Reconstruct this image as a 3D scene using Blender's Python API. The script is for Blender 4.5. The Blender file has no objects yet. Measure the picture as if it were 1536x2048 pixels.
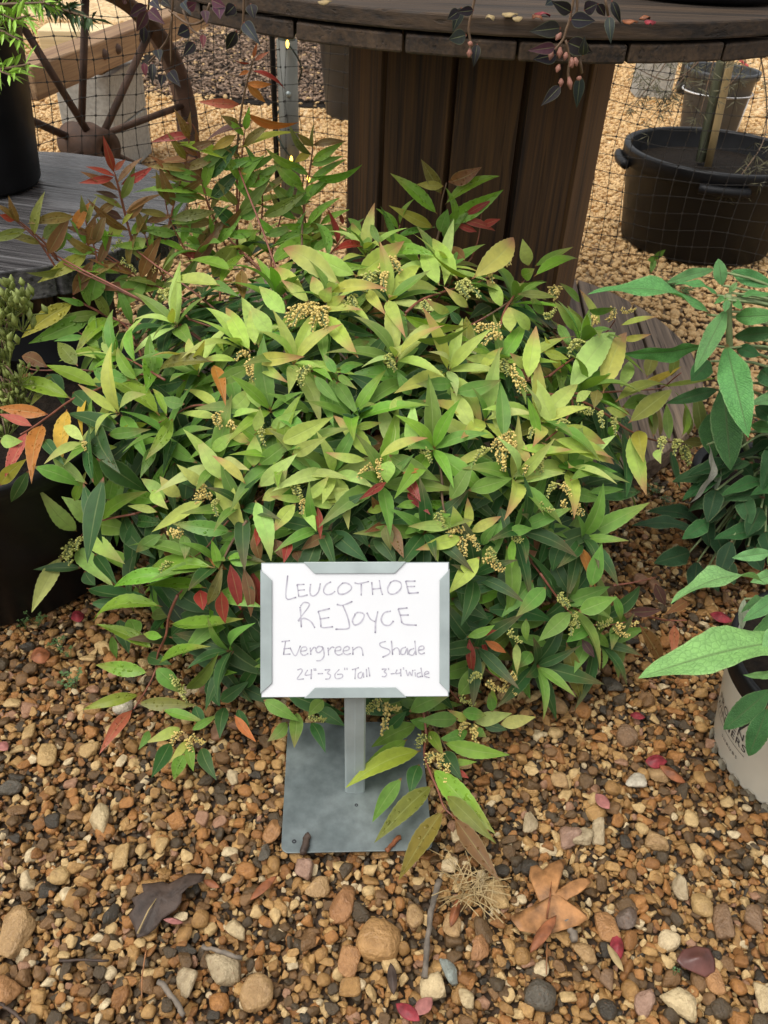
import bpy, math, random
import numpy as np
from mathutils import Vector, Matrix
R = math.radians
random.seed(7); rng = np.random.default_rng(11)
S = bpy.context.scene
col = S.collection

# ------------------------------------------------------------------ camera
CAM_H, FPX, PITCH, ROLL = 1.0, 1657.0, R(38.0), R(3.0)
FW = Vector((0, math.cos(PITCH), -math.sin(PITCH)))
UP0 = Vector((0, math.sin(PITCH), math.cos(PITCH))); RT0 = Vector((1, 0, 0))
RT = math.cos(ROLL) * RT0 + math.sin(ROLL) * UP0
UP = -math.sin(ROLL) * RT0 + math.cos(ROLL) * UP0
CP = Vector((0, 0, CAM_H))
cam_d = bpy.data.cameras.new('camera'); cam = bpy.data.objects.new('camera', cam_d); col.objects.link(cam)
m = Matrix((RT, UP, -FW)).transposed().to_4x4(); m.translation = CP; cam.matrix_world = m
cam_d.sensor_fit = 'VERTICAL'; cam_d.sensor_height = 36.0; cam_d.lens = FPX / 2048 * 36
cam_d.clip_start = .02; cam_d.clip_end = 300
cam_d.dof.use_dof = True; cam_d.dof.focus_distance = 1.08; cam_d.dof.aperture_fstop = 15
S.camera = cam
# ------------------------------------------------------------------ sky, sun, exposure
SUN_EL, SUN_AZ = R(66), R(235)
w = bpy.data.worlds.new('World'); S.world = w; w.use_nodes = True
nt = w.node_tree; bg = nt.nodes['Background']
sky = nt.nodes.new('ShaderNodeTexSky'); sky.sky_type = 'NISHITA'; sky.sun_disc = False
sky.sun_elevation = SUN_EL; sky.sun_rotation = SUN_AZ; sky.dust_density = 4; sky.air_density = 1.5
hs = nt.nodes.new('ShaderNodeHueSaturation'); hs.inputs['Saturation'].default_value = .10
nt.links.new(sky.outputs[0], hs.inputs['Color']); nt.links.new(hs.outputs[0], bg.inputs[0])
bg.inputs[1].default_value = .11
sd = bpy.data.lights.new('sun', 'SUN'); sd.energy = .95; sd.angle = R(45); sd.color = (1, .95, .86)
so = bpy.data.objects.new('sun', sd); col.objects.link(so)
sdir = Vector((math.sin(SUN_AZ) * math.cos(SUN_EL), math.cos(SUN_AZ) * math.cos(SUN_EL), math.sin(SUN_EL)))
so.rotation_euler = (-sdir).to_track_quat('-Z', 'Y').to_euler(); so.location = (0, 0, 6)
S.view_settings.view_transform = 'Standard'; S.view_settings.look = 'None'
S.view_settings.exposure = 0.70; S.view_settings.gamma = 1
S.view_settings.use_curve_mapping = False
S.render.resolution_x = 768; S.render.resolution_y = 1024

# ------------------------------------------------------------------ pixel helpers (a pixel gives a direction only)
def ray(x, y): return FW + RT * ((x - 768) / FPX) - UP * ((y - 1024) / FPX)
def gz(x, y, h=0.0):
    d = ray(x, y); return CP + d * ((h - CAM_H) / d.z)
def atY(x, y, Y):
    d = ray(x, y); return CP + d * (Y / d.y)
def proj(P):
    d = P - CP; z = d.dot(FW); return 768 + FPX * d.dot(RT) / z, 1024 - FPX * d.dot(UP) / z
SC = {'A': (0, 0, 2.954), 'B': (480, 0, 2.954), 'C': (1000, 0, 2.866), 'D': (0, 480, 2.954), 'E': (500, 480, 2.954),
      'F': (1000, 480, 2.866), 'G': (0, 980, 2.954), 'H': (500, 980, 2.954), 'I': (1000, 1000, 2.866),
      'J': (500, 1380, 2.954), 'K': (380, 0, 4.518), 'L': (1130, 520, 3.783), 'M': (0, 500, 5.12), 'P': (0, 0, 1)}
def zp(s, x, y):
    a, b, k = SC[s]; return a + x / k, b + y / k

# ------------------------------------------------------------------ mesh helpers
class MB:
    def __init__(s): s.v = []; s.f = []; s.uv = []; s.mi = []
    def add(s, vs, fs, uvs=None, mi=0):
        o = len(s.v); s.v += [tuple(p) for p in vs]
        for f in fs: s.f.append(tuple(i + o for i in f)); s.mi.append(mi)
        s.uv += uvs if uvs else [(0, 0)] * len(vs)
    def box(s, c, d, rot=None, mi=0):
        c = Vector(c); x, y, z = [k / 2 for k in d]; vs = []
        for i in (-1, 1):
            for j in (-1, 1):
                for k in (-1, 1):
                    p = Vector((i * x, j * y, k * z)); vs.append(c + (rot @ p if rot else p))
        s.add(vs, [(0, 1, 3, 2), (4, 6, 7, 5), (0, 4, 5, 1), (2, 3, 7, 6), (0, 2, 6, 4), (1, 5, 7, 3)], mi=mi)
    def tube(s, pts, r, n=6, mi=0, caps=True):
        pts = [Vector(p) for p in pts]; k = len(pts); rr = r if isinstance(r, (list, tuple)) else [r] * k
        ref = None; vs = []; uv = []; L = 0
        for i, p in enumerate(pts):
            t = (pts[min(i + 1, k - 1)] - pts[max(i - 1, 0)])
            t = t.normalized() if t.length > 1e-9 else Vector((0, 0, 1))
            if ref is None: ref = t.orthogonal().normalized()
            ref = (ref - t * ref.dot(t)); ref = ref.normalized() if ref.length > 1e-6 else t.orthogonal().normalized()
            b = t.cross(ref)
            if i: L += (p - pts[i - 1]).length
            for j in range(n):
                a = 2 * math.pi * j / n; vs.append(p + (ref * math.cos(a) + b * math.sin(a)) * rr[i]); uv.append((j / n, L))
        fs = []
        for i in range(k - 1):
            for j in range(n):
                fs.append((i * n + j, i * n + (j + 1) % n, (i + 1) * n + (j + 1) % n, (i + 1) * n + j))
        if caps: fs.append(tuple(range(n))[::-1]); fs.append(tuple((k - 1) * n + j for j in range(n)))
        s.add(vs, fs, uv, mi)
    def lathe(s, prof, n=48, c=(0, 0, 0), mi=0, closed=False):
        vs = []; fs = []; k = len(prof); c = Vector(c)
        for (r, z) in prof:
            for j in range(n):
                a = 2 * math.pi * j / n; vs.append(c + Vector((r * math.cos(a), r * math.sin(a), z)))
        for i in range(k if closed else k - 1):
            i2 = (i + 1) % k
            for j in range(n):
                fs.append((i * n + j, i * n + (j + 1) % n, i2 * n + (j + 1) % n, i2 * n + j))
        s.add(vs, fs, mi=mi)
    def prism(s, poly, z0, z1, mi=0, M=None):
        n = len(poly); vs = [Vector((x, y, z0)) for x, y in poly] + [Vector((x, y, z1)) for x, y in poly]
        if M: vs = [M @ p for p in vs]
        fs = [tuple(range(n))[::-1], tuple(range(n, 2 * n))]
        for i in range(n): fs.append((i, (i + 1) % n, n + (i + 1) % n, n + i))
        s.add(vs, fs, mi=mi)
    def mesh(s, name, mats, smooth=False):
        me = bpy.data.meshes.new(name); me.from_pydata(s.v, [], s.f)
        if not isinstance(mats, (list, tuple)): mats = [mats]
        for mm in mats: me.materials.append(mm)
        ul = me.uv_layers.new(name='UVMap')
        lv = np.empty(len(me.loops), dtype=np.int32); me.loops.foreach_get('vertex_index', lv)
        ul.data.foreach_set('uv', np.array(s.uv, dtype=np.float32)[lv].ravel())
        me.polygons.foreach_set('material_index', s.mi)
        me.polygons.foreach_set('use_smooth', [smooth] * len(me.polygons)); me.update(); return me
    def build(s, name, mats, parent=None, smooth=False):
        return link(name, s.mesh(name, mats, smooth), parent)
def link(name, me, parent=None, mw=None):
    o = bpy.data.objects.new(name, me); col.objects.link(o)
    if parent is not None: o.parent = parent
    if mw is not None: o.matrix_basis = mw
    return o
def tag(o, label=None, cat=None, group=None, kind=None):
    if label: o['label'] = label
    if cat: o['category'] = cat
    if group: o['group'] = group
    if kind: o['kind'] = kind
    return o
def empty(name, loc=(0, 0, 0)):
    e = bpy.data.objects.new(name, None); e.location = loc; e.empty_display_size = .05; col.objects.link(e); return e
def bevel(o, wd, seg=2):
    b = o.modifiers.new('bevel', 'BEVEL'); b.width = wd; b.segments = seg; b.limit_method = 'ANGLE'; b.angle_limit = R(40); return o
def smooth_path(pts, n=5):
    pts = [Vector(p) for p in pts]
    if len(pts) < 3: return pts
    P = [pts[0] * 2 - pts[1]] + pts + [pts[-1] * 2 - pts[-2]]; out = []
    for i in range(1, len(P) - 2):
        for k in range(n):
            t = k / n; a, b, c, d = P[i - 1:i + 3]
            out.append(.5 * ((2 * b) + (c - a) * t + (2 * a - 5 * b + 4 * c - d) * t * t + (3 * b - a - 3 * c + d) * t ** 3))
    return out + [pts[-1]]

# ------------------------------------------------------------------ materials
class NT:
    def __init__(s, name):
        s.m = bpy.data.materials.new(name); s.m.use_nodes = True; s.t = s.m.node_tree; s.n = s.t.nodes
        s.b = s.n['Principled BSDF']; s.out = s.n['Material Output']
    def new(s, t, **kw):
        q = s.n.new(t)
        for k, v in kw.items(): setattr(q, k, v)
        return q
    def L(s, a, b): s.t.links.new(a, b)
    def val(s, sock, v):
        if hasattr(v, 'is_linked') or hasattr(v, 'links'): s.L(v, sock)
        else: sock.default_value = v
    def math(s, op, a, b=None, c=None, clamp=False):
        q = s.new('ShaderNodeMath', operation=op, use_clamp=clamp); s.val(q.inputs[0], a)
        if b is not None: s.val(q.inputs[1], b)
        if c is not None: s.val(q.inputs[2], c)
        return q.outputs[0]
    def mix(s, f, a, b, bl='MIX'):
        q = s.new('ShaderNodeMix', data_type='RGBA', blend_type=bl); s.val(q.inputs[0], f)
        for k, v in ((6, a), (7, b)):
            if isinstance(v, (tuple, list)): v = tuple(v) + (1,) if len(v) == 3 else v
            s.val(q.inputs[k], v)
        return q.outputs[2]
    def noise(s, vec, scale, detail=4, rough=.55, dim='3D'):
        q = s.new('ShaderNodeTexNoise', noise_dimensions=dim); s.L(vec, q.inputs['Vector']); q.inputs['Scale'].default_value = scale
        q.inputs['Detail'].default_value = detail; q.inputs['Roughness'].default_value = rough; return q.outputs['Fac']
    def mapr(s, v, a, b, c=0.0, d=1.0, smooth=False):
        q = s.new('ShaderNodeMapRange', interpolation_type='SMOOTHSTEP' if smooth else 'LINEAR'); s.val(q.inputs[0], v)
        for i, k in enumerate((a, b, c, d)): q.inputs[1 + i].default_value = k
        return q.outputs[0]
    def ramp(s, f, stops, interp='LINEAR'):
        q = s.new('ShaderNodeValToRGB'); s.val(q.inputs[0], f); e = q.color_ramp; e.interpolation = interp
        while len(e.elements) < len(stops): e.elements.new(.5)
        for el, (p, c) in zip(e.elements, stops): el.position = p; el.color = tuple(c) + (1,)
        return q.outputs[0]
    def bump(s, h, st=.3, dist=.01, prev=None):
        q = s.new('ShaderNodeBump'); q.inputs['Strength'].default_value = st; q.inputs['Distance'].default_value = dist
        s.L(h, q.inputs['Height'])
        if prev is not None: s.L(prev, q.inputs['Normal'])
        return q.outputs[0]
    def mapping(s, vec, sc):
        q = s.new('ShaderNodeMapping'); s.L(vec, q.inputs[0]); q.inputs['Scale'].default_value = sc; return q.outputs[0]
    def set(s, **kw):
        for k, v in kw.items():
            k = k.replace('_', ' ')
            if isinstance(v, (tuple, list)) and len(v) == 3: v = tuple(v) + (1,)
            s.val(s.b.inputs[k], v)

def leaf_mat(name, attr, venation=0.0, trans=.22):
    t = NT(name)
    if attr:
        a = t.new('ShaderNodeAttribute', attribute_name='tint'); C, A = a.outputs['Color'], a.outputs['Alpha']
        rnd = t.new('ShaderNodeAttribute', attribute_name='rnd').outputs['Fac']
    else:
        a = t.new('ShaderNodeObjectInfo'); C, A = a.outputs['Color'], a.outputs['Alpha']; rnd = a.outputs['Random']
    wet = t.math('FLOOR', A); tip = t.math('FRACT', A)
    uv = t.new('ShaderNodeUVMap').outputs[0]; sp = t.new('ShaderNodeSeparateXYZ'); t.L(uv, sp.inputs[0]); u, v = sp.outputs[0], sp.outputs[1]
    cx = t.math('ABSOLUTE', t.math('SUBTRACT', u, .5))
    # offset pattern per leaf
    cb = t.new('ShaderNodeCombineXYZ'); t.L(u, cb.inputs[0]); t.L(t.math('MULTIPLY', v, 4.0), cb.inputs[1]); t.L(t.math('MULTIPLY', rnd, 50.0), cb.inputs[2])
    n1 = t.noise(cb.outputs[0], 2.2, 3)
    c = t.mix(1.0, C, t.ramp(n1, [(.3, (.86, .86, .86)), (.7, (1.12, 1.11, 1.06))]), 'MULTIPLY')
    n2 = t.noise(cb.outputs[0], 9, 2)
    c = t.mix(t.mapr(n2, .70, .80, 0, .25), c, (.10, .07, .03))
    rib = t.mapr(cx, .012, .05, 1, 0, True)
    c = t.mix(t.math('MULTIPLY', rib, .4), c, t.mix(.5, C, (.45, .5, .2)))
    mg = t.mapr(cx, .43, .5, 0, 1, True)
    c = t.mix(t.math('MULTIPLY', mg, .38), c, t.mix(.4, C, (.55, .6, .3)))
    tn = t.math('ADD', v, t.mapr(n1, 0, 1, -.14, .14))
    tm = t.math('MULTIPLY', t.mapr(tn, .5, .95, 0, 1, True), tip)
    c = t.mix(tm, c, (.42, .13, .10))
    pet = t.mapr(v, .03, .075, 1, 0)
    c = t.mix(t.math('MULTIPLY', pet, .8), c, (.25, .07, .04))
    geo = t.new('ShaderNodeNewGeometry')
    c2 = t.mix(t.math('MULTIPLY', geo.outputs['Backfacing'], .6), c, t.mix(1.0, C, (1.45, 1.35, 1.6), 'MULTIPLY'))
    # veins
    vv = t.math('SUBTRACT', t.math('MULTIPLY', v, 13.0 if not venation else 17.0), t.math('MULTIPLY', cx, 5.0))
    wave = t.math('SINE', t.math('MULTIPLY', vv, 6.283)); 
    h = t.math('ADD', t.math('MULTIPLY', t.math('POWER', t.math('ABSOLUTE', wave), .5), .25 + venation), t.math('MULTIPLY', rib, -.9))
    if venation:
        vo = t.new('ShaderNodeTexVoronoi', feature='DISTANCE_TO_EDGE'); cv = t.new('ShaderNodeCombineXYZ'); t.L(t.math('MULTIPLY', u, 8.0), cv.inputs[0]); t.L(t.math('MULTIPLY', v, 30.0), cv.inputs[1]); t.L(rnd, cv.inputs[2])
        t.L(cv.outputs[0], vo.inputs['Vector']); vo.inputs['Scale'].default_value = 1
        h = t.math('ADD', h, t.math('MULTIPLY', t.mapr(vo.outputs['Distance'], 0, .25, 0, 1), .8))
        c2 = t.mix(t.math('MULTIPLY', t.math('MAXIMUM', t.mapr(vo.outputs['Distance'], 0, .10, .38, 0), t.math('MULTIPLY', rib, .6)), 1.0), c2, t.mix(.75, C, (.01, .03, .015)))
    nb = t.bump(h, .35 if not venation else .45, .0012 if not venation else .002)
    # water drops standing on wet leaves
    vd = t.new('ShaderNodeTexVoronoi', feature='F1'); cd = t.new('ShaderNodeCombineXYZ')
    t.L(t.math('MULTIPLY', u, 4.2), cd.inputs[0]); t.L(t.math('MULTIPLY', v, 15.0), cd.inputs[1]); t.L(t.math('MULTIPLY', rnd, 31.0), cd.inputs[2])
    t.L(cd.outputs[0], vd.inputs['Vector']); vd.inputs['Scale'].default_value = 1; vd.inputs['Randomness'].default_value = 1
    sz = t.new('ShaderNodeSeparateColor'); t.L(vd.outputs['Color'], sz.inputs[0])
    rad = t.mapr(sz.outputs[0], .35, 1.0, 0.0, .52)
    q = t.math('SUBTRACT', 1.0, t.math('DIVIDE', vd.outputs['Distance'], t.math('MAXIMUM', rad, .001)), clamp=True)
    dome = t.math('MULTIPLY', t.math('SQRT', q), wet)
    nb2 = t.bump(dome, .75, .003, nb)
    dm = t.math('MULTIPLY', t.mapr(q, 0.0, .08, 0, 1), wet)
    c2 = t.mix(t.math('MULTIPLY', dm, .3), c2, t.mix(1.0, c2, (.85, .85, .8), 'MULTIPLY'))
    t.set(Base_Color=c2, Roughness=t.math('SUBTRACT', t.mapr(wet, 0, 1, .52 if not venation else .6, .30), t.math('MULTIPLY', dm, .22)), Normal=nb2)
    t.b.inputs['Specular IOR Level'].default_value = .33
    tr = t.new('ShaderNodeBsdfTranslucent'); t.L(t.mix(1.0, c2, (1.15, 1.2, .55), 'MULTIPLY'), tr.inputs[0])
    ms = t.new('ShaderNodeMixShader'); ms.inputs[0].default_value = trans
    t.L(t.b.outputs[0], ms.inputs[1]); t.L(tr.outputs[0], ms.inputs[2]); t.L(ms.outputs[0], t.out.inputs[0])
    return t.m

def plain(name, c, rough=.5, var=.25, nscale=30, bump=.15, bdist=.002, spec=.5, metal=0, c2=None, obrand=.0, stretch=(1, 1, 1)):
    t = NT(name); tc = t.new('ShaderNodeTexCoord').outputs['Object']; vec = t.mapping(tc, stretch)
    n = t.noise(vec, nscale, 5)
    lo = tuple(k * (1 - var) for k in c); hi = tuple(min(1, k * (1 + var)) for k in c) if c2 is None else c2
    base = t.ramp(n, [(.3, lo), (.7, hi)])
    if obrand:
        ob = t.new('ShaderNodeObjectInfo').outputs['Random']
        g = t.mapr(ob, 0, 1, 1 - obrand, 1 + obrand); cb = t.new('ShaderNodeCombineColor')
        for i in range(3): t.L(g, cb.inputs[i])
        base = t.mix(1.0, base, cb.outputs[0], 'MULTIPLY')
    t.set(Base_Color=base, Roughness=t.mapr(n, .3, .7, max(.05, rough - .1), min(1, rough + .1)), Metallic=metal, Normal=t.bump(n, bump, bdist))
    t.b.inputs['Specular IOR Level'].default_value = spec
    return t.m

def wood_mat(name, c1, c2, axis=0, rough=.6, scale=1.0, crack=.5):
    t = NT(name); tc = t.new('ShaderNodeTexCoord').outputs['Object']
    ob = t.new('ShaderNodeObjectInfo').outputs['Random']
    ad = t.new('ShaderNodeVectorMath', operation='ADD'); t.L(tc, ad.inputs[0]); cb = t.new('ShaderNodeCombineXYZ'); 
    for i in range(3): t.L(t.math('MULTIPLY', ob, 7.0 + i), cb.inputs[i])
    t.L(cb.outputs[0], ad.inputs[1])
    sc = [130 * scale] * 3; sc[axis] = 3.2 * scale
    g = t.noise(t.mapping(ad.outputs[0], sc), 1, 6, .62)
    sc2 = [17 * scale] * 3; sc2[axis] = 1.1 * scale
    g2 = t.noise(t.mapping(ad.outputs[0], sc2), 1, 4)
    f = t.math('ADD', t.math('MULTIPLY', g, .6), t.math('MULTIPLY', g2, .5))
    base = t.ramp(f, [(.43, c1), (.68, c2)])
    sc3 = [90 * scale] * 3; sc3[axis] = 3.0 * scale
    ck = t.mapr(t.noise(t.mapping(ad.outputs[0], sc3), 1, 2), .63, .67, 0, crack)
    base = t.mix(ck, base, tuple(k * .25 for k in c1))
    br = t.mapr(ob, 0, 1, .75, 1.25); cc = t.new('ShaderNodeCombineColor')
    for i in range(3): t.L(br, cc.inputs[i])
    base = t.mix(1.0, base, cc.outputs[0], 'MULTIPLY')
    t.set(Base_Color=base, Roughness=t.mapr(g, .3, .7, rough - .12, rough + .15), Normal=t.bump(t.math('SUBTRACT', g, ck), .5, .003))
    return t.m

M = {}
M['leaf'] = leaf_mat('leaf_surface', False); M['leaf_mass'] = leaf_mat('leaf_mass_surface', True)
M['bleaf'] = leaf_mat('veined_leaf_surface', False, .45, .15)
M['stem'] = plain('stem_bark', (.22, .075, .045), .5, .35, 60)
M['stem_brown'] = plain('brown_stem', (.15, .09, .05), .6, .35, 60)
M['stem_green'] = plain('green_stem', (.20, .26, .11), .55, .25, 60)
M['bud_c'] = plain('cream_buds', (.80, .54, .13), .5, .3, 220, c2=(.92, .76, .28))
M['bud_g'] = plain('green_buds', (.38, .43, .08), .5, .3, 220, c2=(.72, .68, .22))
M['galv'] = plain('galvanised_steel', (.36, .41, .40), .42, .18, 14, .1, .001, .5, .35)
M['galv_wet'] = plain('wet_galvanised_plate', (.105, .130, .132), .36, .4, 9, .12, .001, .5, .25)
tp = NT('wet_galvanised_sheet'); tpc = tp.new('ShaderNodeTexCoord').outputs['Object']; tn1 = tp.noise(tpc, 11, 3); tn2 = tp.noise(tpc, 70, 5); wetm = tp.mapr(tn1, .42, .62, 0, 1)
tp.set(Base_Color=tp.mix(1.0, tp.mix(wetm, (.135, .160, .160), (.180, .208, .206)), tp.ramp(tn2, [(.3, (.8, .8, .8)), (.7, (1.2, 1.2, 1.2))]), 'MULTIPLY'), Roughness=tp.mapr(wetm, 0, 1, .30, .45), Metallic=.2, Normal=tp.bump(tn2, .1, .001)); M['galv_wet'] = tp.m
M['card'] = plain('white_card', (.70, .705, .72), .42, .015, 12, .03, .0005)
M['ink'] = plain('faded_marker_ink', (.50, .48, .54), .6, .22, 60, 0, .001)
M['black_ink'] = plain('black_print', (.02, .02, .025), .5, .2, 40, 0, .001)
M['pot'] = plain('black_plastic', (.008, .008, .009), .46, .4, 18, .06, .001, .28)
M['pot_grey'] = plain('dusty_grey_plastic', (.045, .047, .05), .5, .35, 14, .06, .001)
M['soil'] = plain('potting_soil', (.014, .010, .007), .9, .6, 60, .9, .01, .15)
M['spool_dark'] = wood_mat('dark_stained_wood', (.024, .011, .004), (.165, .083, .030), 2, .8)
M['spool_top'] = wood_mat('dark_flange_wood', (.022, .015, .010), (.095, .062, .040), 0, .5)
M['weathered'] = wood_mat('weathered_boards', (.085, .057, .038), (.31, .225, .155), 1, .7, crack=.8)
M['wet_table'] = wood_mat('wet_grey_table_boards', (.020, .019, .020), (.085, .080, .082), 0, .3)
M['timber'] = wood_mat('old_timber', (.22, .11, .05), (.52, .33, .17), 0, .65)
M['lumber'] = wood_mat('fresh_lumber', (.55, .40, .20), (.74, .60, .36), 0, .6, crack=.1)
M['rust'] = plain('rusty_iron', (.090, .048, .030), .75, .45, 26, .5, .004)
M['block'] = plain('concrete_block', (.36, .35, .315), .9, .22, 60, .6, .004)
M['net'] = plain('black_netting', (.018, .015, .012), .6, .3, 30, 0)
M['whitepot'] = plain('dirty_white_plastic', (.86, .83, .70), .42, .08, 7, .05, .001)
M['drywood'] = plain('weathered_twig', (.16, .13, .10), .8, .5, 80, .6, .003)
M['needle'] = plain('dry_needles', (.30, .13, .05), .6, .4, 60, 0)
M['straw'] = plain('dry_grass', (.36, .26, .12), .7, .3, 60, 0)
M['tan_leaf'] = plain('tan_dead_leaf', (.34, .16, .06), .55, .6, 55, .6, .003, .35)
M['dark_leaf'] = plain('dark_dead_leaf', (.060, .040, .030), .55, .5, 60, .8, .003, .3)
M['red_leaf'] = plain('red_fallen_leaf', (.24, .030, .038), .5, .6, 70, .6, .002, .3)
M['rust_leaf'] = plain('rust_fallen_leaf', (.24, .085, .035), .55, .6, 60, .6, .002, .3)
M['clover'] = plain('clover_green', (.07, .13, .04), .5, .3, 90, .1)
M['conifer'] = plain('conifer_needles', (.055, .11, .025), .45, .35, 60, .1, obrand=.3)
M['conifer_new'] = plain('new_conifer_needles', (.27, .47, .05), .45, .25, 60, .1, obrand=.2)
M['maple'] = plain('maple_leaflets', (.085, .075, .03), .6, .5, 60, 0)
M['bamboo'] = plain('bamboo_cane', (.45, .32, .15), .5, .2, 30, .1, stretch=(1, 1, .2))
M['wire_white'] = plain('white_wire', (.75, .75, .75), .4, .05, 20, 0)
M['cable'] = plain('green_cable', (.02, .035, .025), .5, .2, 20, 0)
M['redplastic'] = plain('red_plastic', (.55, .02, .03), .4, .1, 20, 0)
M['sedum'] = plain('sedum_buds', (.21, .25, .06), .55, .4, 120, .1)
tb = NT('lit_bulb'); tb.set(Base_Color=(1, .7, .15)); tb.b.inputs['Emission Color'].default_value = (1, .62, .08, 1); tb.b.inputs['Emission Strength'].default_value = 3.5; M['bulb'] = tb.m

STONES = [(0, (.33, .185, .064)), (.15, (.44, .262, .098)), (.28, (.26, .120, .038)), (.38, (.56, .395, .185)), (.49, (.36, .168, .052)), (.59, (.130, .078, .035)),
          (.69, (.078, .056, .032)), (.78, (.20, .112, .048)), (.88, (.048, .040, .029)), (.925, (.34, .19, .115)), (.96, (.62, .50, .31))]
def stone_mat(name, fade=0.0):
    t = NT(name); oi = t.new('ShaderNodeObjectInfo'); ob = oi.outputs['Random']; tc = t.new('ShaderNodeTexCoord').outputs['Object']
    ad = t.new('ShaderNodeVectorMath', operation='ADD'); t.L(tc, ad.inputs[0]); cb = t.new('ShaderNodeCombineXYZ')
    for i in range(3): t.L(t.math('MULTIPLY', ob, 90.0 + i * 13), cb.inputs[i])
    t.L(cb.outputs[0], ad.inputs[1]); n = t.noise(ad.outputs[0], 1.6, 6, .6); n2 = t.noise(ad.outputs[0], 5.5, 4)
    st = STONES
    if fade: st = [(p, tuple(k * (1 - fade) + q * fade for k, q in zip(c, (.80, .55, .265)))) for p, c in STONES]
    base = t.ramp(ob, st, 'CONSTANT')
    base = t.mix(t.math('GREATER_THAN', oi.outputs['Alpha'], 1.5), base, oi.outputs['Color'])
    base = t.mix(1.0, base, t.ramp(n, [(.28, (.72, .67, .62)), (.72, (1.22, 1.2, 1.16))]), 'MULTIPLY')
    base = t.mix(t.mapr(n2, .58, .72, 0, .4), base, (.22, .11, .05))
    t.set(Base_Color=base, Roughness=t.mapr(n, .3, .7, .34, .55), Normal=t.bump(t.math('ADD', n2, n), .35, .06))
    t.b.inputs['Specular IOR Level'].default_value = .4
    return t.m
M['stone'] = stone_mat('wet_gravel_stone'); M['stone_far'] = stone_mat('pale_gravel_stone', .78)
# ================================================================== ground and gravel
t = NT('gravel_ground'); tc = t.new('ShaderNodeTexCoord').outputs['Object']
vo = t.new('ShaderNodeTexVoronoi'); t.L(tc, vo.inputs['Vector']); vo.inputs['Scale'].default_value = 48
sc_ = t.new('ShaderNodeSeparateColor'); t.L(vo.outputs['Color'], sc_.inputs[0])
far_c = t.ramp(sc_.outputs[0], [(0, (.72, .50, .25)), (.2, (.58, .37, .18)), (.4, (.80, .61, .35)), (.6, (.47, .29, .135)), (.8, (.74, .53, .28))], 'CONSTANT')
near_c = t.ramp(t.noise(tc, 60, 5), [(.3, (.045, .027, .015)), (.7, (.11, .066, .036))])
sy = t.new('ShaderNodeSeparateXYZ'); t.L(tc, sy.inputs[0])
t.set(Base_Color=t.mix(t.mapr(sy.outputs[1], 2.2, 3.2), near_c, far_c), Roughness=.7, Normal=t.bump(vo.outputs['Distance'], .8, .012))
gb = MB(); gb.add([(-60, -60, -.012), (60, -60, -.012), (60, 60, -.012), (-60, 60, -.012)], [(0, 1, 2, 3)])
ground = tag(gb.build('ground', t.m), 'wet tan and brown pebble gravel ground', kind='structure')

def ico(sub):
    import bmesh
    bm = bmesh.new(); bmesh.ops.create_icosphere(bm, subdivisions=sub, radius=1)
    v = np.array([p.co[:] for p in bm.verts]); f = [tuple(q.index for q in p.verts) for p in bm.faces]; bm.free(); return v, f
IV, IF = ico(3); IV2, IF2 = ico(2)
def stone_mesh(i, v0, f0, mat):
    g = np.random.default_rng(100 + i); rough = i % 6 != 0; npl = 12 if rough else 24; pw = 45 if rough else 12
    nk = g.normal(size=(npl, 3)); nk /= np.linalg.norm(nk, axis=1)[:, None]; hk = g.uniform(.42, 1.0, npl) if rough else g.uniform(.82, 1.0, npl)
    nk = np.r_[nk, np.eye(3), -np.eye(3)]; hk = np.r_[hk, g.uniform(.75, 1, 6)]
    q = np.maximum(0, v0 @ nk.T) / hk; r = (q ** pw).sum(1) ** (-1 / pw); v = v0 * r[:, None]
    fr = g.normal(size=(5, 3)) * 3.2
    for k in range(5): v = v * (1 + .018 * np.sin(v @ fr[k] + k))[:, None]
    v = v / np.abs(v).max(0); v = v * np.array([1, g.uniform(.62, .92), g.uniform(.34, .66)])
    me = bpy.data.meshes.new('stone_shape'); me.from_pydata(v.tolist(), [], f0); me.materials.append(mat)
    me.polygons.foreach_set('use_smooth', [True] * len(me.polygons)); me.update(); return me
near_shapes = [stone_mesh(i, IV, IF, M['stone']) for i in range(14)]
far_shapes = [stone_mesh(i, IV2, IF2, M['stone_far']) for i in range(10)]
def shape_coll(name, shapes):
    c = bpy.data.collections.new(name)
    for i, me in enumerate(shapes):
        o = bpy.data.objects.new('%s_%02d' % (name, i), me); c.objects.link(o)
    return c
cn = shape_coll('near_pebble', near_shapes); cf = shape_coll('far_pebble', far_shapes)
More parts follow.
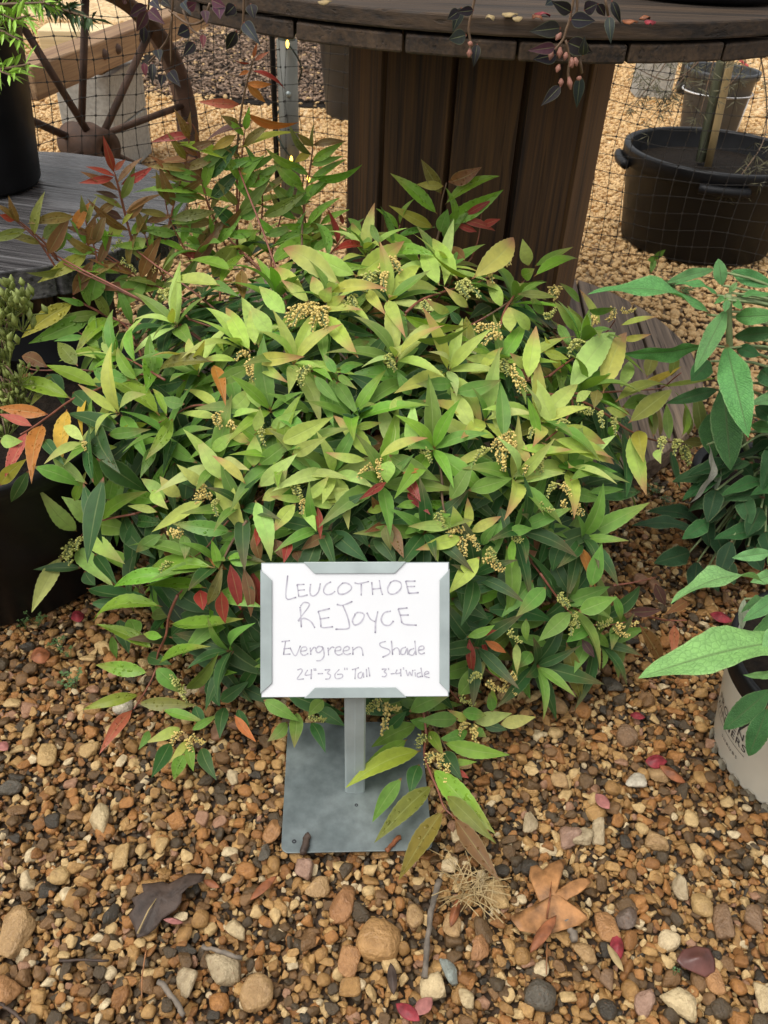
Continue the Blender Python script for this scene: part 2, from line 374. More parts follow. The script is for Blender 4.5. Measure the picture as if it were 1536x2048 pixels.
def scatter(name, coll, P, Rt, Sc, Pick, parent, label):
    me = bpy.data.meshes.new(name); me.from_pydata(P.tolist(), [], [])
    for an, ty, dat, key in (('rot', 'FLOAT_VECTOR', Rt, 'vector'), ('scl', 'FLOAT_VECTOR', Sc, 'vector'), ('pick', 'INT', Pick, 'value')):
        a = me.attributes.new(an, ty, 'POINT'); a.data.foreach_set(key, np.ascontiguousarray(dat).ravel().astype(np.int32 if ty == 'INT' else np.float32))
    o = link(name, me, parent); o['kind'] = 'stuff'; o['label'] = label
    ng = bpy.data.node_groups.new(name + '_nodes', 'GeometryNodeTree')
    ng.interface.new_socket('Geometry', in_out='INPUT', socket_type='NodeSocketGeometry'); ng.interface.new_socket('Geometry', in_out='OUTPUT', socket_type='NodeSocketGeometry')
    N = ng.nodes; gi = N.new('NodeGroupInput'); go = N.new('NodeGroupOutput'); ip = N.new('GeometryNodeInstanceOnPoints'); ci = N.new('GeometryNodeCollectionInfo')
    ci.inputs['Collection'].default_value = coll; ci.inputs['Separate Children'].default_value = True; ci.inputs['Reset Children'].default_value = True
    def na(nm, ty):
        q = N.new('GeometryNodeInputNamedAttribute'); q.data_type = ty; q.inputs[0].default_value = nm; return q.outputs[0]
    er = N.new('FunctionNodeEulerToRotation'); lk = ng.links.new
    lk(na('rot', 'FLOAT_VECTOR'), er.inputs[0]); lk(er.outputs[0], ip.inputs['Rotation']); lk(na('scl', 'FLOAT_VECTOR'), ip.inputs['Scale'])
    lk(na('pick', 'INT'), ip.inputs['Instance Index']); ip.inputs['Pick Instance'].default_value = True
    lk(ci.outputs[0], ip.inputs['Instance']); lk(gi.outputs[0], ip.inputs['Points']); lk(ip.outputs[0], go.inputs[0])
    md = o.modifiers.new('scatter', 'NODES'); md.node_group = ng; return o
def frust(x, y, pad=.35): return np.abs(x - .06 - .02 * y) < .36 * y + .30 + pad * (y > -1)
def layer(y0, y1, step, rmin, rmax, z0, z1, tilt, keep=1.0, skew=2.2):
    xs = np.arange(-5, 5.4, step); ys = np.arange(y0, y1, step); X, Y = np.meshgrid(xs, ys)
    X = X.ravel() + rng.uniform(-.55, .55, X.size) * step; Y = Y.ravel() + rng.uniform(-.55, .55, Y.size) * step
    k = frust(X, Y) & (rng.random(X.size) < keep); X = X[k]; Y = Y[k]; n = X.size
    r = rmin + (rmax - rmin) * rng.random(n) ** skew
    P = np.c_[X, Y, rng.uniform(z0, z1, n)]; Rt = np.c_[rng.normal(0, tilt, n), rng.normal(0, tilt, n), rng.uniform(0, 6.28, n)]
    Sc = r[:, None] * rng.uniform(.82, 1.2, (n, 3)); return P, Rt, Sc
def cat(*L): return [np.concatenate(a) for a in zip(*L)]
near = cat(layer(.15, 1.75, .0074, .0034, .0070, -.009, .000, .5), layer(.15, 1.75, .0128, .0050, .0098, -.005, .004, .45), layer(.15, 1.75, .027, .0080, .0142, -.001, .006, .35, .75))
scatter('gravel', cn, *near, rng.integers(0, 14, len(near[0])), ground, 'small wet tan and brown pebbles filling the ground')
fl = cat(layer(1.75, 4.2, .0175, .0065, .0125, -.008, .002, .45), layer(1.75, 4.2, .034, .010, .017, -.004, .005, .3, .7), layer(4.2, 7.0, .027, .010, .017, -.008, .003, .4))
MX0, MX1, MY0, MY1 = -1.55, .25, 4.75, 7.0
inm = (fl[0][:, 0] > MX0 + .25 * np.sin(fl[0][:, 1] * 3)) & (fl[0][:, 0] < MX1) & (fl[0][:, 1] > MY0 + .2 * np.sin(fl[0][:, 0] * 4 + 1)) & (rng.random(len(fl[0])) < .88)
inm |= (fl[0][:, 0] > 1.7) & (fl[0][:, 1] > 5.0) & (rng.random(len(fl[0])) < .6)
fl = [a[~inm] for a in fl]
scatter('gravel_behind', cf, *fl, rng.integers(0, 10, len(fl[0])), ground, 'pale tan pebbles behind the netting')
# bark mulch patch
mb = MB(); mb.add([(MX0 - .1, MY0 - .1, -.006), (MX1 + .1, MY0 - .1, -.006), (MX1 + .1, MY1 + .5, -.006), (MX0 - .1, MY1 + .5, -.006)], [(0, 1, 2, 3)])
mulch = tag(mb.build('mulch_bed', M['soil']), 'dark bark mulch bed behind the netting', kind='structure')
cb_ = MB(); cb_.box((0, 0, 0), (2, .55, .22)); chip = cb_.mesh('chip', plain('bark_chips', (.20, .13, .085), .8, .6, 3, .4, .01, obrand=.6))
n = 9000; P = np.c_[rng.uniform(MX0, MX1, n), rng.uniform(MY0, MY1 + .4, n), rng.uniform(-.004, .012, n)]
scatter('mulch_chips', shape_coll('bark_chip', [chip]), P, np.c_[rng.normal(0, .3, (n, 2)), rng.uniform(0, 6.28, n)], rng.uniform(.008, .024, (n, 1)) * np.ones((n, 3)), np.zeros(n, int), mulch, 'brown bark chips on the mulch bed')

# single stones that can be picked out (pixel centre, size in pixels, tint by kind)
BIG = [(755,1880,112,84,0),(685,1810,75,90,2),(640,1770,60,60,4),(700,1920,60,80,3),(440,1930,92,88,6),(370,1965,60,60,6),(515,1985,88,80,4),(30,1860,90,110,4),(10,1985,80,70,3),
 (195,1635,55,75,5),(245,1710,50,60,1),(280,1700,36,34,1),(95,1510,60,60,1),(180,1495,55,50,1),(245,1410,50,40,7),(470,1855,60,50,5),(960,1890,55,65,2),(870,1975,80,60,5),(895,1935,45,70,8),(990,1790,60,70,1),(830,1830,45,60,4),
 (1165,1670,65,45,6),(1140,1670,60,55,9),(1310,1680,55,55,4),(1200,1660,40,65,6),(1355,2000,95,75,5),(1215,1855,70,75,3),(1360,1770,50,65,6),(1405,1810,50,55,1),(1255,1835,60,65,10),(1060,1640,45,60,6),(1120,1560,45,45,4),
 (1165,1900,55,60,4),(1270,1560,55,45,7),(1255,1470,55,55,11),(1320,1545,60,50,4),(1230,1370,65,45,12),(1110,1405,50,55,4),(1450,1840,60,80,11),(1510,1840,70,70,11),(1430,1960,55,65,3),(1290,2000,60,70,9),(1080,1990,80,60,12),
 (545,1660,60,60,3),(530,1700,30,50,12),(610,1735,50,50,9),(930,1990,45,50,5),(320,1690,40,40,1),(120,1750,50,45,1),(1400,1910,45,40,2),(1530,1990,50,70,5),(20,1570,70,45,12),(60,1460,40,45,1),(1215,1960,55,50,11),(905,1850,60,55,4)]
kcol = random.Random(3)
PAL = [(.52,.30,.12),(.55,.37,.16),(.42,.21,.09),(.46,.24,.10),(.47,.30,.14),(.66,.52,.30),(.50,.40,.25),(.66,.60,.48),(.33,.37,.34),(.40,.25,.18),(.20,.15,.12),(.26,.16,.09),(.12,.105,.08)]
def put_stone(px, py, wpx, hpx, k, i):
    p = gz(px, py, .010); z = (p - CP).dot(FW); r = wpx / FPX * z / 2; r2 = hpx / FPX * z / 2 * 1.12
    o = link('stone', near_shapes[i % 14], ground)
    if k is not None: o.color = tuple(q * .82 for q in PAL[k]) + (2,)
    r *= .8; r2 *= .8; o.location = (p.x, p.y, .006 + min(r, r2) * .18); a = kcol.uniform(-.3, .3)
    if r2 > r: a += math.pi / 2; r, r2 = r2, r
    o.rotation_euler = (kcol.gauss(0, .12), kcol.gauss(0, .12), a); o.scale = (r, r2 * 1.15, min(r, r2) * 1.1)
for i, b in enumerate(BIG): put_stone(*b, i)
ns = len(BIG)
while ns < 290:
    px, py = kcol.uniform(-20, 1560), kcol.uniform(1150, 2060)
    p = gz(px, py)
    if -.115 < p.x < .09 and .55 < p.y < .78: continue
    if 250 < px < 1150 and py < 1480: continue
    if px < 180 and py < 1260: continue
    if any(abs(px - b[0]) < (b[2] + 30) * .5 and abs(py - b[1]) < (b[3] + 26) * .5 for b in BIG): continue
    s = kcol.uniform(26, 44); put_stone(px, py, s, s * kcol.uniform(.6, 1), None, ns); BIG.append((px, py, s, s, 0)); ns += 1

# ================================================================== big cable spool
SX, SY, SR = .130, 1.87, .617
def plank_disc(parent, cx, cy, rad, z0, z1, ang, wid, mat, name, gap=.004, jit=.006, skip=None):
    n = int(math.ceil(2 * rad / wid)); x = -rad
    for i in range(n):
        a, b = x + gap / 2, min(x + wid, rad) - gap / 2; x += wid
        if b - a < .02: continue
        pts = []
        for s in (1, -1):
            k = 9; xs = [a + (b - a) * q / k for q in range(k + 1)]
            if s < 0: xs = xs[::-1]
            for q in xs:
                h = math.sqrt(max(0, rad * rad - q * q)); pts.append((q, s * (h + random.uniform(-.002, .002))))
        pts = [p for j, p in enumerate(pts) if j == 0 or (abs(p[0] - pts[j - 1][0]) + abs(p[1] - pts[j - 1][1])) > 1e-5]
        pts = pts[::-1]
        m_ = MB(); dz = random.uniform(-jit, jit) * .4; m_.prism(pts, z0 + dz, z1 + dz)
        o = m_.build(name, mat, parent); o.location = (cx - parent.location.x, cy - parent.location.y, 0); o.rotation_euler.z = ang; bevel(o, .003)
spool = tag(empty('cable_spool', (SX, SY, 0)), 'big dark wooden cable spool table standing behind the shrub', 'spool')
M['flange_y'] = wood_mat('flange_wood_crosswise', (.015, .0095, .006), (.085, .052, .029), 1, .75)
plank_disc(spool, SX, SY, SR, .824, .847, R(94), .145, M['flange_y'], 'top_board')
plank_disc(spool, SX, SY, SR - .004, .798, .8215, R(2), .152, M['flange_y'], 'under_board')
plank_disc(spool, SX, SY, SR, .045, .072, R(-4), .140, M['weathered'], 'bottom_board', .007)
plank_disc(spool, SX, SY, SR - .006, .012, .042, R(86), .150, M['weathered'], 'ground_board', .005)
CX, CY, CR = .142, 1.87, .252
ns_ = 12
for i in range(ns_):
    a0 = 2 * math.pi * i / ns_ + .02; gap = .0008
    wd = 2 * CR * math.sin(math.pi / ns_) - gap
    if i == 9: wd -= .014
    o_ = MB(); o_.box((0, 0, .436), (wd, .032, .722)); o = o_.build('stave', M['spool_dark'], spool)
    o.location = (CX + (CR - .012 + random.uniform(-.004, .004)) * math.cos(a0) - SX, CY + (CR - .012) * math.sin(a0) - SY, 0); o.rotation_euler.z = a0 + math.pi / 2; bevel(o, .0015)
ib = MB(); ib.lathe([(.0, .075), (CR - .045, .075), (CR - .045, .795), (0, .795)], 32); o = ib.build('inner_drum', M['soil'], spool); o.location = (CX - SX, CY - SY, 0)

# ================================================================== left table (smaller spool)
TX, TY, TR, TZ = -.785, 1.625, .362, .45
tbl = tag(empty('wooden_table', (TX, TY, 0)), 'low round wooden spool table with wet grey board top', 'table')
plank_disc(tbl, TX, TY, TR, TZ - .055, TZ, R(78), .12, wood_mat('wet_table_boards_long', (.032, .030, .031), (.145, .137, .137), 1, .2), 'top_board', .005)
for i in range(12):
    a0 = 2 * math.pi * i / 12; o_ = MB(); o_.box((0, 0, .197), (.086, .03, .385)); o = o_.build('stave', M['spool_dark'], tbl)
    o.location = (.165 * math.cos(a0), .165 * math.sin(a0), 0); o.rotation_euler.z = a0 + math.pi / 2; bevel(o, .003)
# ================================================================== pots
def pot(name, loc, rt, rb, h, label, group=None, mat='pot', rim=.02, soil=None, scallop=0, cat_='plant pot', rimh=.03, rim_mat=None):
    root = tag(empty(name, loc), label, cat_, group)
    b = MB(); th = .004
    prof = [(.001, .006), (rb - th, .006), (rt - th, h - rimh), (rt + rim - 2 * th, h - rimh), (rt + rim - 2 * th, h - .006)] if False else None
    b.lathe([(0.001, .004), (rb * .96, .002), (rb, .010), (rb + (rt - rb) * .93, h - rimh), (rt, h - rimh + .002), (rt, h - rimh)], 64)
    b.lathe([(rt - .006, h - .004), (rb - .006, .012), (0.001, .012)], 64)
    body = b.build('body', M[mat], root, True)
    r_ = MB(); q = rim; r_.lathe([(rt - .006, h - .006), (rt - .004, h), (rt + q * .5, h), (rt + q * .55, h - .006), (rt + q * .5, h - rimh), (rt - .001, h - rimh - .004)], 64)
    r_.build('rim', M[rim_mat or mat], root, True)
    if soil:
        s_ = MB(); k = 40; s_.lathe([(rb + (rt - rb) * soil - .007, h * soil), (rt * .5, h * soil + .008), (.001, h * soil + .012)], 40); s_.build('soil', M['soil'], root, True)
    return root
pot('nursery_pot', (-.03, 1.14, 0), .15, .12, .20, 'black nursery pot hidden under the flowering shrub', soil=.85)
p = gz(20, 372, TZ); pot('tall_nursery_pot', (-.865, 1.72, TZ + .003), .150, .125, .36, 'tall black nursery pot of the conifer standing on the low round table', soil=.9)
pot('large_nursery_pot', (-.70, 1.15, 0), .282, .252, .30, 'large black tub at the foot of the low round table', soil=.72, rim=.03)
M['pot_slate'] = plain('slate_plastic', (.024, .026, .030), .45, .35, 14, .06, .001)
# pots standing on the spool top
pot('nursery_pot', (-.02, 1.87, .848), .155, .125, .22, 'black pot on the cable spool top above the upright stave joints', soil=.9)
pot('nursery_pot', (.47, 1.66, .848), .18, .150, .24, 'black pot on the cable spool top with ragged base edge above the big tub', soil=.9)
# big pot behind the netting, right
BPX, BPY = 1.035, 2.92
bp = pot('large_tub', (BPX, BPY, 0), .285, .250, .305, 'large black plastic tub with side grips behind the netting', soil=.80, rim=.03, rimh=.05)
for a in (R(-100), R(178), R(-8)):
    hb = MB(); pts = [((.311) * math.cos(a + q) , (.311) * math.sin(a + q), .258) for q in np.linspace(-.24, .24, 9)]
    hb.tube(pts, .015, 8); hb.build('grip', M['pot'], bp, True)
fp = gz(1425, 300); wp = pot('nursery_pot', (1.50, 4.45, 0), .165, .13, .30, 'grey pot with a white wire hanger further behind the large tub', mat='pot_grey', soil=.85)
wb = MB(); wb.tube([(.163 * math.cos(q), .163 * math.sin(q), .205) for q in np.linspace(0, 6.283, 40)], .0035, 6, caps=False)
for a in (-2.0, -.75): wb.tube([(.165 * math.cos(a), .165 * math.sin(a), .205), (.145 * math.cos(a), .145 * math.sin(a), .02)], .003, 6)
wb.build('wire_hanger', M['wire_white'], wp, True)
pot('nursery_pot', (-.27, 4.50, 0), .16, .125, .37, 'dusty grey pot standing at the edge of the mulch bed', mat='pot_slate', soil=.9)
# far concrete pieces
g1 = gz(1300, 190)
b = MB(); b.box((1.42, 5.35, .11), (.20, .16, .22)); tag(bevel(b.build('concrete_block', M['block']), .006), 'grey concrete block standing far behind the sapling', 'block')
b = MB(); b.tube([(1.68, 5.5, 0), (1.68, 5.5, .5)], .07, 24); b.lathe([(.073, .02), (.076, .03), (.076, .05), (.073, .06)], 24, (1.68, 5.5, 0)); tag(b.build('concrete_pipe', M['pot_grey'], None, True), 'grey upright pipe beside the far concrete block', 'pipe')

# ================================================================== netting fence, post, lights
PX, PY = -.385, 2.97
post = tag(empty('fence_post', (PX, PY, 0)), 'grey metal fence post with sleeve joint at the bend of the netting', 'post')
b = MB(); b.tube([(0, 0, 0), (0, 0, .55)], .033, 20); b.build('lower_tube', plain('weathered_post', (.17, .17, .145), .6, .3, 18, .2, .002, stretch=(1, 1, .15)), post, True)
b = MB(); b.tube([(0, 0, .55), (0, 0, 1.3)], .028, 20); b.build('upper_tube', M['galv'], post, True)
b = MB(); b.tube([(-.045, -.005, 0), (-.047, -.005, 1.25)], .009, 8); b.build('edge_strip', M['pot'], post, True)
b = MB(); b.lathe([(.001, .006), (.006, .005), (.009, .0)], 10); o = b.build('bolt', M['galv'], post, True); o.location = (.005, -.034, .40); o.rotation_euler.x = R(90)
def net(name, p0, p1, h, cell, label, sag=.01):
    root = tag(empty(name, (p0[0], p0[1], 0)), label, 'netting', 'black netting')
    A = Vector((p0[0], p0[1], 0)); B = Vector((p1[0], p1[1], 0)); D = B - A; nx = int(D.length / cell); nz = int(h / cell); nrm = Vector((-D.y, D.x, 0)).normalized()
    def pt(i, j):
        q = A + D * (i / nx) + Vector((0, 0, j * cell + .004)); s = .018 * math.sin(i * .31 + j * .2) + .012 * math.sin(j * .5 + i * .13)
        q += nrm * s + Vector((0, 0, .010 * math.sin(i * .45) + .004 * math.sin(j * 1.3 + i))); q += D.normalized() * .008 * math.sin(j * .6 + i * .3); return q - A
    m1 = MB(); m2 = MB()
    for i in range(nx + 1): m1.tube([pt(i, j) for j in range(nz + 1)], .0011, 4, caps=False)
    for j in range(nz + 1): m2.tube([pt(i, j) for i in range(nx + 1)], .0011, 4, caps=False)
    k = MB()
    for i in range(nx + 1):
        for j in range(nz + 1): k.box(pt(i, j), (.0046, .0046, .0046))
    for nm, mm in (('upright_strands', m1), ('cross_strands', m2), ('knots', k)):
        o = mm.build(nm, M['net'], root); o['kind'] = 'stuff'
net('netting', (PX, PY - .05), (2.6, 2.16), 1.25, .0475, 'black square netting running from the post past the large tub')
net('netting', (PX - .02, PY - .05), (-1.35, 1.75), 1.35, .0475, 'black square netting running from the post past the rusty wheel')
sl = tag(empty('string_lights', (PX, PY, 0)), 'string of small lit yellow bulbs wound round the metal fence post', 'string lights')
path = [Vector((PX, PY, 0)) * 0 + Vector((.045 * math.cos(q * 1.15), .045 * math.sin(q * 1.15), 1.15 - q * .062)) for q in np.linspace(0, 17, 90)]
b = MB(); b.tube(path, .003, 5); b.build('cable', M['cable'], sl, True)
bl = MB(); bl.lathe([(.001, -.012), (.004, -.008), (.005, 0), (.003, .008), (.001, .010)], 8); bulb_me = bl.mesh('bulb', M['bulb'], True)
for q in (4.3, 9.7, 15.2, 16.5):
    a = q * 1.15; o = link('bulb', bulb_me, sl); o.location = (.062 * math.cos(a), .062 * math.sin(a), 1.15 - q * .062)
sl2 = tag(empty('string_lights', (-.75, 6.4, 0)), 'tangle of small lit yellow bulbs lying on the stones beyond the mulch', 'string lights')
b = MB(); pp = [Vector((math.sin(i * 1.9) * .14 + i * .018 - .15, math.cos(i * 2.3) * .10, .03 + .012 * math.sin(i))) for i in range(22)]
pp = [Vector((v.x + .35, v.y, v.z)) for v in pp]; b.tube(smooth_path(pp, 3), .006, 5); b.build('cable', M['cable'], sl2, True)
for i in (1, 4, 7, 9, 12, 15, 18, 20):
    o = link('bulb', bulb_me, sl2); o.location = pp[i] + Vector((0, -.03, .03)); o.scale = (2.2, 2.2, 2.2); o.rotation_euler = (i, i * .7, 0)

# ================================================================== wheel, blocks, timber
WP = atY(178, 290, 2.52); WR = .405
wyaw = R(58)
wh = tag(empty('iron_wheel', (WP.x, WP.y, WP.z)), 'rusty spoked iron wheel leaning upright behind the low round table', 'wheel'); wh.rotation_euler = (0, R(0), wyaw)
b = MB(); b.lathe([(WR, -.042), (WR + .004, 0), (WR, .042), (WR - .014, .042), (WR - .018, .012), (WR - .030, 0), (WR - .018, -.012), (WR - .014, -.042)], 72, closed=True)
o = b.build('rim', M['rust'], wh, True); o.rotation_euler = (R(90), 0, 0)
b = MB(); b.lathe([(.02, -.075), (.052, -.075), (.056, -.03), (.062, 0), (.056, .03), (.052, .075), (.02, .075)], 24, closed=True); o = b.build('hub', M['rust'], wh, True); o.rotation_euler = (R(90), 0, 0)
for i in range(10):
    a = 2 * math.pi * i / 10 + .12; b = MB(); b.tube([(.05 * math.cos(a), .03 * (-1) ** i, .05 * math.sin(a)), ((WR - .012) * math.cos(a), 0, (WR - .012) * math.sin(a))], .0105, 8); b.build('spoke', M['rust'], wh, True)
bz = 0
for k, lab in ((0, 'lower concrete block of the stack holding up the timber'), (1, 'upper hollow concrete block of the stack under the timber')):
    cbk = tag(empty('concrete_block', (-1.165, 3.36, k * .181)), lab, 'concrete block', 'concrete blocks'); cbk.rotation_euler.z = R(-2)
    o_ = MB(); o_.box((0, -.08, .089), (.20, .034, .176)); o_.box((0, .28, .089), (.20, .034, .176)); o_.box((0, .10, .089), (.13, .03, .174)); o_.box((-.083, .10, .089), (.032, .3255, .176)); o_.box((.083, .10, .089), (.032, .3255, .176))
    bevel(o_.build('shell', M['block'], cbk), .004)
ta, tb_ = gz(40, 168, .44), gz(395, 28, .44)
d = (tb_ - ta); L_ = d.length; yaw = math.atan2(d.y, d.x)
tm = tag(empty('timber_beam', tuple((ta + tb_) / 2)), 'old brown squared timber with bolt heads lying on concrete blocks', 'timber'); tm.rotation_euler.z = yaw
tm.location.z = .443
b = MB(); b.box((0, 0, 0), (L_, .10, .095)); bevel(b.build('beam', M['timber'], tm), .006)
for x in (-.30, -.19, .02):
    b = MB(); b.lathe([(.001, .012), (.012, .010), (.018, .0)], 10); o = b.build('bolt_head', M['rust'], tm, True); o.location = (x, -.0505, .005); o.rotation_euler.x = R(90)
p = gz(128, 92, .44); b = MB(); b.box((0, 0, 0), (.24, .17, .085)); o = bevel(b.build('lumber_block', M['lumber']), .004); o.location = (p.x + .02, p.y + .10, .444); o.rotation_euler.z = R(8); tag(o, 'pale fresh lumber block lying behind the bolted timber', 'lumber')
b = MB(); b.box((0, 0, .2), (.16, .12, .396)); o = bevel(b.build('wooden_prop', M['timber']), .005); o.location = (p.x + .03, p.y + .12, 0); tag(o, 'upright wood offcut under the pale lumber block', 'offcut')
# ================================================================== sign
pb = atY(710, 1393, .660); zc = (pb - CP).dot(FW); CW = 372 / FPX * zc; CHh = 266 / FPX * zc
plate_z = .016
holder = tag(empty('sign_holder', (-.017, .662, 0)), 'galvanised steel sign stand with square base plate and single post', 'sign stand')
HL = Vector(holder.location)
Mp = Matrix.Translation((-.002, -.003, 0)) @ Matrix.Rotation(R(4.5), 4, 'Z')
def rrect(w_, h_, r, n=5):
    pts = []
    for cx, cy, a0 in ((w_ / 2 - r, h_ / 2 - r, 0), (-w_ / 2 + r, h_ / 2 - r, 90), (-w_ / 2 + r, -h_ / 2 + r, 180), (w_ / 2 - r, -h_ / 2 + r, 270)):
        for k in range(n + 1): a = R(a0 + 90 * k / n); pts.append((cx + r * math.cos(a), cy + r * math.sin(a)))
    return pts
b = MB(); b.prism(rrect(.192, .200, .010), plate_z, plate_z + .0022, M=Mp)
plate = b.build('base_plate', M['galv_wet'], holder); bevel(plate, .0006)
hk = MB()
for (hx, hy) in ((-.080, -.085), (.080, -.085), (-.080, .085), (.080, .085), (.0, -.035)):
    q = Mp @ Vector((hx, hy, plate_z + .0025)); hk.lathe([(.001, 0), (.0026 if hy != -.035 else .002, 0), (.0028 if hy != -.035 else .0022, .0004)], 12, q)
hk.build('screw_hole', M['black_ink'], holder)
ptop = pb - HL + UP * .02 - FW * -.004
pbot = gz(710, 1586, plate_z) - HL
def channel(b, p0, p1, w_, dpt):
    ax = (p1 - p0); side = Vector((1, .06, 0)).normalized(); fr = side.cross(ax).normalized()
    if fr.y > 0: fr = -fr
    prof = [(-w_ / 2, -dpt), (-w_ / 2, -.001), (-w_ * .40, .0012), (-.001, .0018), (w_ * .02, .0022), (w_ * .42, .001), (w_ / 2, -.001), (w_ / 2, -dpt)]
    inn = [(x * .88, y - .0016) for x, y in prof[::-1]]
    P_ = prof + inn; n = len(P_); vs = [p + side * x + fr * y for p in (p0, p1) for x, y in P_]
    fs = [(i, (i + 1) % n, n + (i + 1) % n, n + i) for i in range(n)]
    k = len(prof)
    for o0 in (0, n):
        for i in range(k - 1): fs.append((o0 + i, o0 + i + 1, o0 + n - 2 - i, o0 + n - 1 - i))
    b.add(vs, fs)
b = MB(); channel(b, pbot + Vector((0, 0, .001)), ptop, .027, .012); b.build('post', M['galv'], holder)
# tray plane axes: right RT, up UP, outwards -FW ; origin bottom-left of card
O = pb - RT * (CW / 2)
def cp(u, v, h=0.0): return O + RT * (u * CW) + UP * ((1 - v) * CHh) - FW * h
def cz(x, y, h=0.0): return cp((x - 15) / 1467, (y - 34) / 1045, h)
def slab(poly, h0, h1, off=Vector()):
    b = MB(); n = len(poly); vs = [cz(x, y, h0) - off for x, y in poly] + [cz(x, y, h1) - off for x, y in poly]
    fs = [tuple(range(n)), tuple(range(n, 2 * n))[::-1]] + [(i, n + i, n + (i + 1) % n, (i + 1) % n) for i in range(n)]
    b.add(vs, fs); return b
o = slab([(6, 30), (1492, 24), (1490, 1083), (6, 1090)], -.0045, -.0030, HL).build('back_tray', M['galv'], holder)
for poly, wall in (([(345, 24), (1148, 22), (1062, 110), (430, 112)], [(345, 22), (1148, 20), (1148, 27), (345, 29)]), ([(350, 1090), (1152, 1084), (1070, 1005), (435, 1007)], [(350, 1085), (1152, 1079), (1152, 1087), (350, 1092)]),
             ([(5, 85), (95, 165), (95, 972), (5, 1052)], [(3, 85), (10, 85), (10, 1052), (3, 1052)]), ([(1493, 78), (1415, 160), (1414, 970), (1491, 1046)], [(1488, 78), (1495, 78), (1494, 1046), (1487, 1046)])):
    b = slab(poly, .0014, .0024, HL); b2 = slab(wall, -.0030, .0014, HL); b.add(b2.v, b2.f); bevel(b.build('clip_flange', M['galv'], holder), .0004)
card = tag(slab([(15, 38), (1483, 30), (1481, 1075), (15, 1083)], -.0026, .0000).build('sign_card', M['card']), 'white sign card with faded handwritten plant name and size', 'sign')
TXT = [[[(218,128),(205,305),(285,300)],[(292,200),(305,292)],[(290,200),(350,198)],[(300,245),(352,240)],[(303,292),(330,292),(375,280)],[(398,195),(392,250),(402,284),(430,286),(460,255),(475,190)],[(560,178),(520,200),(500,248),(520,276),(560,274),(592,252)],[(650,188),(615,225),(620,270),(665,272),(715,240),(716,208),(680,187),(650,188)],[(745,185),(780,192),(858,175)],[(798,195),(797,285)],[(880,180),(888,280)],[(940,165),(950,230),(965,280)],[(885,235),(955,228)],[(1030,180),(1005,230),(1020,270),(1065,270),(1110,230),(1108,185),(1065,167),(1030,180)],[(1148,170),(1160,220),(1172,268)],[(1148,172),(1225,172)],[(1160,215),(1222,213)],[(1172,268),(1250,262)]],
 [[(315,375),(320,430),(325,535)],[(318,370),(345,340),(385,348),(378,380),(300,485),(345,464),(400,490),(432,540)],[(458,410),(475,470),(480,530)],[(458,410),(550,388)],[(470,470),(545,458)],[(478,530),(505,538),(575,530)],[(605,355),(650,362),(728,332)],[(652,362),(685,440),(704,515),(690,546),(595,550)],[(750,435),(728,480),(745,516),(790,500),(820,450),(810,425),(770,418),(745,435)],[(842,420),(870,470),(905,490)],[(928,410),(912,490),(908,580)],[(1030,408),(980,420),(955,470),(975,513),(1020,518),(1052,485)],[(1088,390),(1105,440),(1118,500)],[(1088,390),(1162,382)],[(1103,440),(1172,438)],[(1115,495),(1145,512),(1235,518)]],
 [[(170,648),(235,640)],[(200,648),(185,748)],[(185,705),(230,700)],[(182,748),(240,745)],[(235,695),(278,760),(318,680)],[(318,725),(365,715),(362,690),(330,695),(320,735),(345,756),(380,740)],[(395,695),(400,750)],[(398,725),(425,692),(440,700)],[(492,690),(460,685),(440,715),(460,735),(490,712),(495,690),(505,755),(480,793),(445,798)],[(535,695),(540,755)],[(538,720),(565,690),(585,695)],[(590,722),(635,712),(630,688),(600,695),(590,730),(615,753),(650,742)],[(655,722),(700,710),(695,685),(665,695),(655,730),(680,749),(715,740)],[(730,690),(732,750)],[(732,715),(770,690),(800,700),(812,758)],
  [(990,645),(945,660),(955,688),(1015,710),(1020,740),(965,770)],[(1035,640),(1045,750)],[(1045,715),(1075,695),(1095,710),(1100,750)],[(1150,690),(1115,705),(1110,743),(1140,743),(1160,700),(1165,750)],[(1215,700),(1180,715),(1175,745),(1205,753),(1225,720)],[(1220,640),(1230,752)],[(1250,715),(1290,705),(1285,682),(1255,690),(1250,728),(1270,745),(1298,735)]],
 [[(295,870),(325,862),(330,885),(292,942),(345,940)],[(375,870),(355,910),(410,905)],[(405,865),(402,942)],[(425,858),(428,875)],[(437,858),(440,875)],[(455,900),(495,898)],[(510,870),(550,868),(530,895),(555,910),(545,938),(515,942)],[(625,865),(590,905),(600,938),(645,930),(648,905),(610,905)],[(667,853),(668,870)],[(685,853),(686,870)],[(725,868),(778,852)],[(752,862),(748,942)],[(800,885),(775,900),(775,930),(800,930),(812,890),(818,930)],[(838,862),(842,925)],[(855,850),(865,920)],[(960,865),(995,862),(978,885),(998,900),(985,922),(960,920)],[(1012,855),(1014,870)],[(1030,900),(1060,898)],[(1080,868),(1070,898),(1110,892)],[(1108,862),(1110,920)],[(1130,850),(1132,866)],[(1150,870),(1165,915),(1180,885),(1195,915),(1205,870)],[(1222,890),(1225,920)],[(1220,868),(1221,875)],[(1265,890),(1240,900),(1242,925),(1270,920)],[(1268,852),(1280,925)],[(1300,905),(1330,895),(1320,880),(1300,890),(1298,918),(1335,930)]]]
ti = NT('marker_ink_strokes'); uvn = ti.new('ShaderNodeUVMap').outputs[0]; sx = ti.new('ShaderNodeSeparateXYZ'); ti.L(uvn, sx.inputs[0])
endd = ti.mapr(sx.outputs[1], 0, 1, 0, 1); ti.set(Base_Color=ti.mix(endd, (.50, .48, .54), (.14, .12, .18)), Roughness=.6)
